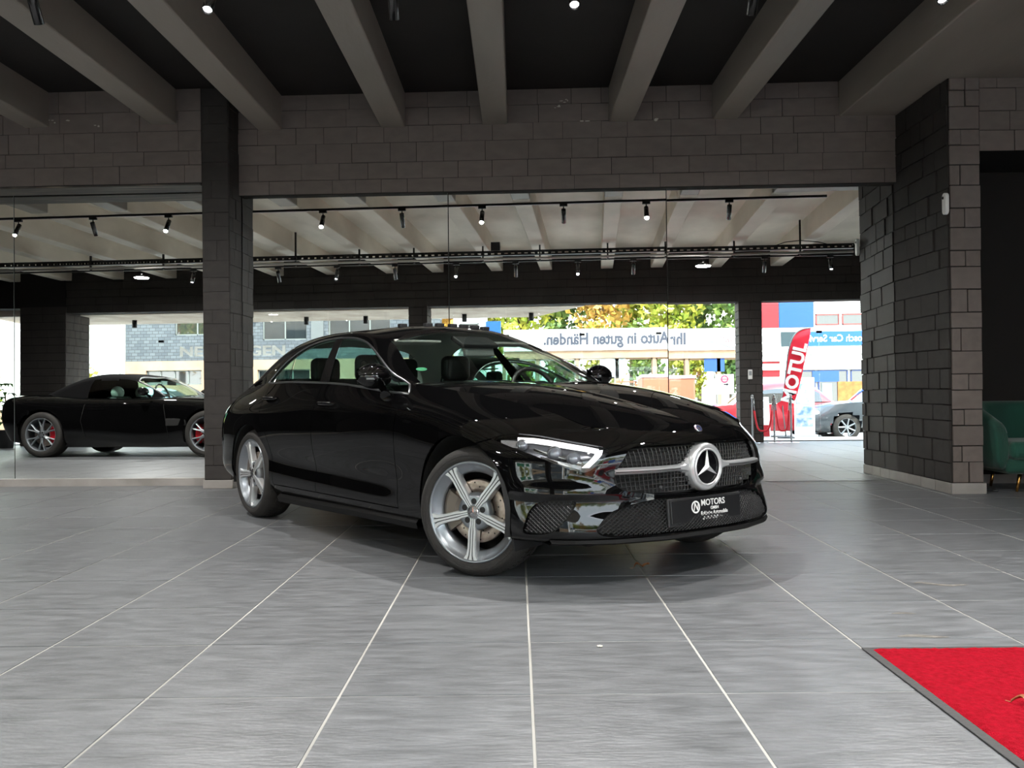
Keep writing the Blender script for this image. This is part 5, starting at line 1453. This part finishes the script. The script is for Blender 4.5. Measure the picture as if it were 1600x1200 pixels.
def grey_house():
    t = empty('brick_building', (0, 0, 0), label='grey brick building with a beige base across the street, seen in the left mirrors', cat='building')
    Y = -10.0
    up = [(-12.65, -11.2, 3.15, 4.4), (-9.75, -8.3, 2.95, 4.4), (-7.6, -5.6, 2.95, 4.4)]
    lowh = [(-13.6, -11.75, 1.55, 2.02), (-9.9, -8.2, 1.45, 2.0)]
    wall_with_holes((-14.3, 2.32), (-4.0, 7.0), up, Y, .3, brick_facade_mat(), 'brick_wall', t)
    wall_with_holes((-14.3, -.1), (-4.0, 2.32), lowh, Y+.04, .34, beige, 'plinth_wall', t)
    for (a, b, c, d) in up: window(t, a, b, c, d, Y-.10, frame_g, 3 if b-a > 1.6 else 2, 2)
    window(t, *lowh[0], Y-.06, frame_g, 4, 1); window(t, *lowh[1], Y-.06, frame_g, 3, 1)
    for a, b in ((-11.05, -10.9), (-8.15, -7.75)): MB().bb((a, Y, 2.9), (b, Y+.05, 4.5)).build('pilaster', mat('dark_pilaster', srgb(96, 100, 100), .8), t)
    MB().bb((-11.2, Y+.0, 3.9), (-9.75, Y+.35, 4.35)).build('shutter_box', mat('cream_box', srgb(214, 204, 190), .7), t)
grey_house()
def white_house():
    t = empty('white_house', (0, 0, 0), label='white rendered house with a green panel left of the grey brick building', cat='building')
    MB().bb((-26, -10.4, -.1), (-14.32, -10.02, 7)).build('wall', mat('white_render', srgb(230, 232, 228), .85), t)
    MB().bb((-17.3, -10.03, 3.1), (-15.55, -9.97, 4.5)).build('green_panel', mat('green_panel', srgb(22, 104, 74), .6, col2=srgb(34, 118, 86), nscale=3), t)
    MB().bb((-24, -10.03, 2.6), (-18.6, -9.97, 4.5)).build('green_panel', MATS['green_panel'], t)
    MB().tube([(-14.62, -9.93, -.1), (-14.62, -9.93, 7)], .06, 10).tube([(-14.40, -9.93, -.1), (-14.40, -9.93, 7)], .045, 10).build('downpipe', white_clad, t)
    MB().bb((-24, -10.03, -.1), (-14.9, -9.9, .8)).build('garden_wall', beige, t)
white_house()
def end_house():
    t = empty('white_annex', (0, 0, 0), label='pale rendered annex between the grey brick building and the service shop', cat='building')
    MB().bb((-3.98, -13.0, -.1), (-2.86, -12.6, 7)).build('wall', mat('pale_render', srgb(218, 222, 222), .85), t)
    window(t, -3.75, -3.1, 2.6, 3.6, -12.59, frame_g, 1, 2)
    MB().bb((-2.85, -12.62, 3.0), (-2.35, -12.5, 3.65)).build('blue_sign', mat('blue_sign', srgb(12, 80, 158), .5), t)
end_house()
def service_shop():
    t = empty('service_shop', (0, 0, 0), label='low white service shop with lettered fascia and blue sign, seen in the mirrors', cat='building')
    Y = -14.0
    # long fascia on columns
    fa = MB().bb((-2.4, Y-.3, 2.70), (6.35, Y, 3.46)).build('fascia', white_clad, t)
    for x in (-.6, 1.2, 3.0, 4.45): MB().bb((x-.006, Y, 2.70), (x+.006, Y+.004, 3.46)).build('joint', frame_g, fa)
    dark = mat('dark_grey_sign_print', srgb(58, 62, 74), .5)
    lettering('lettering', 'Ihr Auto in guten Händen.', .56, dark, fa, (1.55, Y+.003, 3.09), (-1, 0, 0), (0, 0, 1), width=5.05, depth=.002, bold=.022)
    red_l = mat('red_line_print', srgb(214, 70, 80), .5); blk = mat('black_line_print', srgb(60, 60, 66), .5)
    # line drawing of two clasped hands beside the words
    def stroke(pts, m, r=.011):
        MB().tube([(x, Y+.004, z) for x, z in smooth_open(pts, 4)], r, 4).build('hand_drawing', m, fa)
    stroke([(5.85, 3.30), (5.55, 3.36), (5.32, 3.30), (5.12, 3.24), (5.05, 3.15), (5.16, 3.10), (5.30, 3.16), (5.42, 3.10)], red_l)
    for k in range(4): stroke([(5.42-.10*k+.25, 3.20-.02*k), (5.35-.08*k+.25, 3.06-.02*k), (5.42-.08*k+.25, 2.99-.01*k), (5.50-.08*k+.25, 3.07)], red_l, .009)
    stroke([(4.75, 2.98), (5.05, 2.97), (5.3, 2.90), (5.6, 2.78), (5.9, 2.76)], blk)
    for k in range(4): stroke([(4.72, 3.30-.05*k), (4.86, 3.29-.05*k), (5.0-.02*k, 3.29-.05*k)], blk if k > 2 else red_l, .006)
    MB().bb((-2.4, Y-2.2, 3.36), (6.35, Y-.02, 3.46)).build('flat_roof', white_clad, t)
    # shop front under the fascia
    MB().bb((-2.4, Y-.35, 2.42), (6.35, Y-.06, 2.70)).build('beige_band', beige, t)
    xs = [-2.4, -1.2, .2, 1.6, 2.9, 4.1, 5.2, 6.35]
    for x in xs: MB().bb((x-.06, Y-.30, -.1), (x+.06, Y-.10, 2.45)).build('column', frame_b, t)
    for i, (a, b) in enumerate(zip(xs[:-1], xs[1:])):                # open glazed front: the trees show through
        fm = white_clad if i < 3 else frame_b; m = MB()
        for p, q, c, d in ((a+.06, a+.10, .35, 2.42), (b-.10, b-.06, .35, 2.42), (a+.06, b-.06, 2.36, 2.42), (a+.06, b-.06, .35, .41)): m.bb((p, Y-.22, c), (q, Y-.18, d))
        f = m.build('window', fm, t); MB().bb((a+.08, Y-.205, .38), (b-.08, Y-.195, 2.39)).build('pane', glass_win, f)
    MB().bb((-2.4, Y-.3, -.1), (6.35, Y-.1, .35)).build('shop_base', beige, t)
    MB().bb((4.7, Y-.14, 1.95), (5.4, Y-.10, 2.42)).build('blue_poster', mat('blue_poster', srgb(36, 78, 140), .5), t)
    MB().bb((1.0, Y-.14, 1.7), (1.9, Y-.10, 2.4)).build('pale_poster', mat('pale_poster', srgb(200, 208, 206), .6, col2=srgb(120, 140, 140), nscale=5), t)
    # taller service hall
    Y2 = -14.2
    MB().bb((6.4, Y2-.4, -.1), (15, Y2-.05, 5.2)).build('hall_wall', white_clad, t)
    st = MB(); z = 3.95
    while z < 5.1: st.bb((8.5, Y2-.05, z), (15, Y2, z+.055)); z += .085
    tag(st.build('corrugated_cladding', white_clad, t, weld=False), kind='stuff')
    MB().bb((6.42, Y2-.05, 3.46), (7.29, Y2+.02, 5.0)).build('red_panel', mat('red_panel', srgb(158, 16, 28), .45), t)
    MB().bb((7.31, Y2-.05, 3.46), (8.48, Y2+.02, 5.0)).build('blue_panel', mat('blue_panel', srgb(14, 74, 150), .45), t)
    window(t, 8.55, 9.35, 3.52, 3.90, Y2+.01, mat('red_frame', srgb(150, 60, 56), .5), 1, 1, False); window(t, 9.45, 11.2, 3.52, 3.90, Y2+.01, MATS['red_frame'], 2, 1, False)
    MB().bb((6.42, Y2-.05, 2.74), (7.35, Y2+.03, 3.40)).build('white_sign_panel', white_clad, t)
    MB().bb((7.36, Y2-.05, 2.80), (7.98, Y2+.035, 3.30)).build('dark_sign_panel', mat('dark_teal_sign', srgb(36, 56, 62), .5), t)
    sg = MB().bb((7.99, Y2-.05, 2.80), (12.0, Y2+.035, 3.30)).build('blue_sign', mat('blue_service_sign', srgb(12, 84, 160), .45), t)
    lettering('lettering', 'Bosch Car Service', .34, mat('white_sign_print', srgb(240, 240, 240), .5), sg, (9.17, Y2+.037, 3.05), (-1, 0, 0), (0, 0, 1), width=2.2, depth=.002, bold=.004)
    for z0, z1, d in ((2.28, 2.44, .10), (2.52, 2.74, .14), (1.98, 2.20, .08)): MB().bb((6.4, Y2-.05, z0), (15, Y2+d, z1)).build('white_band', white_clad, t)
    MB().bb((6.45, Y2-.06, 1.75), (7.3, Y2+.02, 2.28)).build('red_door_panel', MATS['red_panel'], t)
    for a, b in ((7.5, 8.5), (8.6, 9.6), (9.7, 11.0)): window(t, a, b, .2, 1.95, Y2+.01, mat('dark_blue_frame', srgb(40, 60, 110), .5), 1, 1, False)
    MB().bb((8.4, Y2+.03, 1.55), (9.3, Y2+.05, 1.93)).build('blue_poster', MATS['blue_poster'], t)
    MB().bb((8.72, Y2+.03, .8), (9.05, Y2+.05, 1.5)).build('teal_poster', mat('teal_poster', srgb(40, 160, 190), .5, col2=srgb(180, 220, 230), nscale=3), t)
    MB().bb((9.25, Y2+.03, .75), (10.4, Y2+.06, 1.55)).build('wood_board', mat('orange_board', srgb(176, 112, 58), .7, col2=srgb(150, 88, 40), nscale=6), t)
service_shop()

def feather_flag():
    t = empty('feather_flag', (5.27, -3.30, -.015), label='tall red feather flag with white upright lettering, seen in the right mirror', cat='flag')
    red = mat('red_flag_cloth', srgb(232, 34, 58), .7); O = (5.27, -3.5)
    left = smooth_open([(5.07, .82), (5.19, .92), (5.28, 1.37), (5.36, 2.02), (5.50, 2.40), (5.68, 2.54), (5.87, 2.57)], 4)
    right = smooth_open([(5.24, .52), (5.44, .76), (5.60, 1.22), (5.73, 1.83), (5.80, 2.15), (5.85, 2.40), (5.875, 2.565)], 4)
    m = MB(); rows = []
    for (a, b), (c, d) in zip(left, right):
        rows.append([(a+(c-a)*k-5.27, .03*math.sin(k*3+b*2), b+(d-b)*k) for k in np.linspace(0, 1, 8)])
    m.grid(rows); m.grid([[(x, y-.003, z) for x, y, z in r] for r in rows], flip=True)
    f = m.build('cloth', red, t)
    r = Vector((.235, 0, .972)).normalized(); u = Vector((-r.z, 0, r.x))
    lettering('lettering', 'MOTUL', .40, mat('white_flag_print', srgb(244, 240, 240), .6), t, (5.49-5.27, .012, 1.52), r, u, width=1.42, depth=.045, bold=.012)
    MB().tube([(0, 0, .02)]+[(a-5.27-.005, .0, b) for a, b in left[4:]], .014, 8).build('pole', mat('grey_pole', srgb(120, 122, 124), .4, metal=.5), t)
    MB().lathe([(0, .05), (.16, .045), (.20, .02), (.20, 0)], 20).build('base', satin_black, t)
feather_flag()
def boards():
    w = white_clad
    t = empty('pavement_sign', (4.75, -4.1, -.015), label='white pavement board with a red foot beside the feather flag, seen in the right mirror', cat='sign')
    for s in (1, -1): MB().add([(-.28, s*.22, 0), (.28, s*.22, 0), (.28, s*.02, .98), (-.28, s*.02, .98), (-.28, s*.22+.02, 0), (.28, s*.22+.02, 0), (.28, s*.02+.02, .98), (-.28, s*.02+.02, .98)], [(0, 1, 2, 3), (5, 4, 7, 6), (0, 4, 5, 1), (1, 5, 6, 2), (2, 6, 7, 3), (3, 7, 4, 0)]).build('panel', w, t)
    MB().add([(-.25, .245, .03), (.25, .245, .03), (.25, .19, .30), (-.25, .19, .30)], [(3, 2, 1, 0)]).build('red_print', MATS['red_panel'], t)
    t = empty('brochure_stand', (5.95, -4.4, -.015), label='white brochure stand with blue pictures behind the feather flag, seen in the right mirror', cat='stand')
    MB().bb((-.24, -.05, .05), (.24, .0, 1.45)).bb((-.28, -.2, 0), (.28, .16, .05)).build('frame', w, t)
    for k in range(4): MB().bb((-.19, .0, .25+.28*k), (.19, .035, .46+.28*k)).build('brochure', mat('brochure_print', srgb(110, 150, 190), .5, col2=srgb(225, 230, 235), nscale=7), t)
    t = empty('notice_board', (4.66, -8.9, -.12), label='white notice board with a red round sign across the street, seen in the mirrors', cat='sign')
    MB().bb((-.27, -.02, 1.22), (.27, .02, 1.80)).build('board', w, t)
    MB().lathe([(0, .024), (.115, .024)], 24, 'y', (.0, 0, 1.66)).build('red_disc', mat('red_disc', srgb(200, 60, 90), .5), t)
    MB().lathe([(0, .026), (.07, .026)], 24, 'y', (.0, 0, 1.66)).build('pale_disc', mat('pale_disc', srgb(236, 190, 196), .5), t)
    MB().box((0, .028, 1.66), (.18, .006, .025)).build('bar', MATS['red_disc'], t)
    MB().prism([(-.02, 1.52), (.06, 1.52), (.06, 1.55), (.12, 1.505), (.06, 1.46), (.06, 1.49), (-.02, 1.49)], .022, .028, lambda a, b, h: (a, h, b)).build('arrow', black_metal, t)
    MB().tube([(-.22, 0, 0), (-.22, 0, 1.8)], .02, 8).tube([(.22, 0, 0), (.22, 0, 1.8)], .02, 8).build('post', frame_g, t)
boards()

PC = [  # generic parked hatchback, levels x stations (nose centre, corner, side..., tail centre)
 [(.78,0,.22),(.66,.62,.22),(.3,.80,.2),(-1.2,.82,.2),(-2.6,.80,.22),(-3.1,.62,.26),(-3.2,0,.26)],
 [(.88,0,.48),(.76,.66,.48),(.3,.86,.5),(-1.2,.88,.52),(-2.6,.87,.55),(-3.2,.66,.55),(-3.3,0,.55)],
 [(.72,0,.74),(.58,.58,.76),(.2,.78,.84),(-1.2,.84,.90),(-2.6,.82,.94),(-3.15,.62,.94),(-3.25,0,.94)]]
PR = [[(-.35,.74,.88),(-1.1,.80,.92),(-1.9,.80,.94),(-2.6,.78,.96),(-3.0,.72,.96)],
      [(-.45,.68,.92),(-1.1,.66,1.32),(-1.9,.64,1.40),(-2.5,.63,1.36),(-3.08,.64,.98)],
      [(-.25,0,.90),(-1.0,0,1.40),(-1.9,0,1.48),(-2.5,0,1.44),(-3.15,0,1.0)]]
PCM = {}
def parked_car(loc, rz, paint_m, label, sc=1.0):
    r = empty('parked_car', loc, rz, label, 'car', 'cars parked along the street'); r.scale = (sc, sc, sc)
    if not PCM:
        B = net_surface(PC, [4, 8, 20, 20, 8, 4], [6, 5])
        for p in B.reshape(-1, 3):                                  # pull the nearest points onto round wheel openings
            for cx in (0, -2.5):
                d = math.hypot(p[0]-cx, p[2]-.31)
                if p[1] > .55 and abs(d-.35) < .045 and d > .01: p[0] = cx+(p[0]-cx)*.35/d; p[2] = .31+(p[2]-.31)*.35/d
        G = net_surface(PR, [5, 5, 5, 5], [5, 6], mirror_ends=False, mirror_top=True)
        def half(S_, keep):
            m = MB(); a, b, _ = S_.shape
            for s in (1, -1):
                fs = []
                for i in range(a-1):
                    for j in range(b-1):
                        if keep((S_[i, j]+S_[i+1, j+1])/2, i, j): q = (i*b+j, (i+1)*b+j, (i+1)*b+j+1, i*b+j+1); fs.append(q if s > 0 else q[::-1])
                m.add([(p[0], s*p[1], p[2]) for row in S_ for p in row], fs, True)
            return m
        arch = lambda c: any((c[0]-x)**2+(c[2]-.31)**2 < .35**2 for x in (0, -2.5)) and c[1] > .55
        body = half(B, lambda c, i, j: not arch(c)); top = B[:, -1]
        for run in ([p for p in top if p[0] > -.5], [p for p in top if p[0] < -2.9]): body.grid([[(p[0], -p[1]*t, p[2]+.05*(1-t*t)) for t in np.linspace(1, -1, 7)] for p in run])
        gl = lambda c, i, j: (j < 4 and 2 <= i < 17) or (i < 5 and j >= 5) or (i >= 15 and j >= 5)
        PCM['glass'] = half(G, gl); body2 = half(G, lambda c, i, j: not gl(c, i, j)); PCM['body'] = body; PCM['top'] = body2
        w = MB(); w.lathe([(.2, -.10), (.30, -.11), (.31, -.08), (.31, .08), (.2, .1)], 28, 'y'); PCM['tyre'] = w.mesh('tyre', rubber)
        w = MB(); w.lathe([(.2, .05), (.195, -.10), (.205, -.105)], 28, 'y')
        for k in range(7):
            a = 2*PI*k/7; w.tube([(.03*math.cos(a), -.085, .03*math.sin(a)), (.2*math.cos(a), -.09, .2*math.sin(a))], .022, 5)
        w.lathe([(0, -.1), (.05, -.09)], 14, 'y'); PCM['rim'] = w.mesh('rim', alloy)
    PCM['body'].build('body_shell', paint_m, r, weld=False); PCM['top'].build('roof', paint_m, r, weld=False); PCM['glass'].build('window', pane_m, r, weld=False)
    for x in (0, -2.5):
        for s in (1, -1): link('tyre', PCM['tyre'], r, (x, s*.76, .31)); link('rim', PCM['rim'], r, (x, s*.77, .31), (0, 0, 0 if s < 0 else PI))
    for s in (1, -1):
        MB().sphere((.62, s*.60, .64), (.10, .13, .07), 10, 6).build('headlamp', mat('clear_headlamp', (.6, .62, .65), .08), r)
        MB().sphere((-3.14, s*.64, .80), (.05, .10, .12), 10, 6).build('tail_lamp', red_lens, r)
        MB().sphere((-.72, s*.92, .95), (.06, .09, .06), 10, 6).build('door_mirror', paint_m, r)
    MB().bb((-3.1, -.7, .18), (.6, .7, .3)).build('underbody', dark_well, r)
    return r
pw = lambda n, c: mat(n, c, .3, coat=1)
parked_car((-10.0, -6.3, -.12), 0, pw('white_car_paint', srgb(225, 228, 230)), 'white parked car behind the roadster windscreen, seen in the left mirror')
parked_car((6.95, -5.3, -.12), PI, pw('dark_grey_car_paint', srgb(58, 64, 70)), 'dark grey parked car beside the feather flag, seen in the right mirror', 1.05)
parked_car((4.15, -7.5, -.12), PI, pw('red_car_paint', srgb(150, 24, 36)), 'dark red parked car beside the window pillar, seen in the mirrors')
parked_car((1.0, -10.8, -.12), 0, pw('silver_car_paint', srgb(170, 176, 176)), 'silver parked car in front of the service shop, seen in the mirrors')
def van():
    t = empty('delivery_van', (3.0, -10.3, -.12), label='terracotta van with white roof edge standing tail-on across the street, seen above the bonnet', cat='van')
    tc = mat('terracotta_paint', srgb(168, 104, 78), .5)
    MB().bb((-.80, -1.6, .45), (.80, 1.5, 1.72)).build('cargo_box', tc, t, bevel=.06, seg=3)
    m = MB(); m.prism([(-1.55, .4), (-2.6, .4), (-2.65, .95), (-2.3, 1.1), (-1.85, 1.7), (-1.55, 1.75)], -.78, .78, lambda a, b, h: (h, a, b)); m.build('cab', tc, t, bevel=.05)
    for s in (1, -1):
        m = MB(); m.prism([(-1.65, 1.1), (-2.2, 1.1), (-1.9, 1.6), (-1.65, 1.6)], s*.785, s*.795, lambda a, b, h: (h, a, b)); m.build('window', pane_m, t)
        for y in (-2.0, .7): link('tyre', PCM['tyre'], t, (s*.72, y, .31), (0, 0, PI/2)); link('rim', PCM['rim'], t, (s*.73, y, .31), (0, 0, PI/2 if s > 0 else -PI/2))
        MB().bb((s*.62-.07, 1.49, .62), (s*.62+.07, 1.53, .86)).build('tail_lamp', red_lens, t)
    MB().bb((-.70, -2.4, .25), (.70, 1.4, .5)).build('chassis', dark_well, t)
    MB().bb((-.83, -1.63, 1.69), (.83, 1.53, 1.78)).build('roof_edge', white_clad, t, bevel=.02)
    MB().bb((-.006, 1.5, .5), (.006, 1.515, 1.68)).build('door_seam', dark_well, t)
    m = MB()                                                        # open side door with its window
    for a, b, c, d in ((.95, 1.55, .5, .98), (.95, 1.0, .98, 1.6), (1.5, 1.55, .98, 1.5), (.95, 1.55, 1.55, 1.6)): m.bb((-a if a < 0 else -b, 1.2, c), (-a, 1.24, d))
    m.build('open_door', tc, t)
    MB().bb((-1.5, 1.21, .98), (-1.0, 1.225, 1.55)).build('door_window', glass_win, t)
van()

def foliage(m, c, r, n, rr, size):
    vs, fs = [], []
    P = rr.normal(size=(n, 3)); P /= np.linalg.norm(P, axis=1)[:, None]; P *= (.35+.65*rr.random((n, 1))**.5)
    lump = 1+.22*np.sin(P[:, :1]*7+c[0])*np.cos(P[:, 1:2]*6+c[1])
    P = P*lump*np.array(r)+np.array(c)
    A = rr.normal(size=(n, 3)); A /= np.linalg.norm(A, axis=1)[:, None]; B = np.cross(A, rr.normal(size=(n, 3))); B /= np.linalg.norm(B, axis=1)[:, None]
    s = size*(.6+.8*rr.random((n, 1)))
    for p, a, b, k in zip(P, A, B, s):
        i = len(vs); vs += [p+a*k, p+b*k*.6, p-a*k, p-b*k*.6]; fs.append((i, i+1, i+2, i+3))
    m.add(vs, fs)
def tree(x, y, h, r, col, label, n=2600, seed=1, name='tree', base=0.0, group='trees beyond the shop', size=.17):
    t = empty(name, (x, y, base), label=label, cat='tree', group=group); rr = np.random.default_rng(seed)
    lm = mat('leaves_'+col[0], srgb(*col[1]), .6, col2=srgb(*col[2]), nscale=1.3, contrast=(.4, .6))
    MB().tube([(0, 0, 0), (.05, 0, h*.3), (-.04, .05, h*.6), (0, 0, h*.85)], [r*.09, r*.075, r*.05, r*.02], 8).tube([(0, 0, h*.4), (r*.4, .1, h*.6)], [r*.04, r*.015], 6).tube([(0, 0, h*.45), (-r*.4, -.1, h*.68)], [r*.04, r*.015], 6).build('trunk', mat('tree_bark', srgb(92, 76, 60), .9), t)
    m = MB()
    for k in range(5):
        a = k*2.4; foliage(m, (r*.45*math.cos(a), r*.45*math.sin(a), h*.55+h*.09*k), (r*.75, r*.75, h*.26), n//5, rr, size)
    o = m.build('crown', lm, t, weld=False); tag(o, kind='stuff')
YG = ('yellow_green', (112, 132, 30), (168, 162, 52)); GR_ = ('mid_green', (64, 96, 36), (108, 130, 48)); OC = ('ochre', (158, 116, 42), (186, 152, 64))
tl = ['ochre tree at the left end of the row beyond the shop', 'yellow tree second from the left beyond the shop', 'ochre tree third from the left beyond the shop', 'yellow green tree above the words on the fascia',
      'green tree above the first word on the fascia', 'yellow green tree above the drawn hands', 'tall yellow tree beside the red panel', 'green tree behind the service hall']
for i, (x, c) in enumerate(((-6.2, OC), (-2.6, YG), (.9, OC), (4.4, YG), (7.9, GR_), (11.4, YG), (14.9, YG), (18.4, GR_))):
    tree(x, -25.0, 8.6+(i % 3)*.7, 1.42, c, tl[i]+', seen in the mirrors', n=2200, seed=i+3)
for i, x in enumerate((-4.4, -.85, 2.65, 6.15, 9.65, 13.15)):
    tree(x, -28.6, 10.0, 1.42, GR_ if i % 2 else YG, ['first', 'second', 'third', 'fourth', 'fifth', 'sixth'][i]+' tree from the left, rear row beyond the shop', n=2400, seed=i+30, size=.2)
for i, x in enumerate((-2.2, -.5, 1.2, 2.9, 4.6, 6.3)):
    tree(x, -19.3, 3.6, .70, (YG, GR_)[i % 2], ['first', 'second', 'third', 'fourth', 'fifth', 'sixth'][i]+' leafy shrub from the left behind the glazed shop, seen in the mirrors', n=1300, seed=i+70, name='shrub', group='shrubs behind the shop', size=.12)
tree(-18.0, 6.0, 8.5, 2.2, YG, 'yellow tree beside the showroom, seen only in the windows of the brick building', seed=50, group=None)
tree(-22.5, 12, 9.0, 2.6, OC, 'ochre tree beside the showroom, seen only in the windows of the brick building', seed=51, group=None)
tree(-15.4, -8.7, 2.4, .8, YG, 'yellow leafy bush in front of the white house, seen in the left mirror', n=700, seed=60, name='bush', base=-.1, group=None, size=.09)
tree(-18.8, -8.7, 2.6, .8, YG, 'yellow leafy bush at the left edge of the left mirror', n=800, seed=61, name='bush', base=-.1, group=None, size=.09)
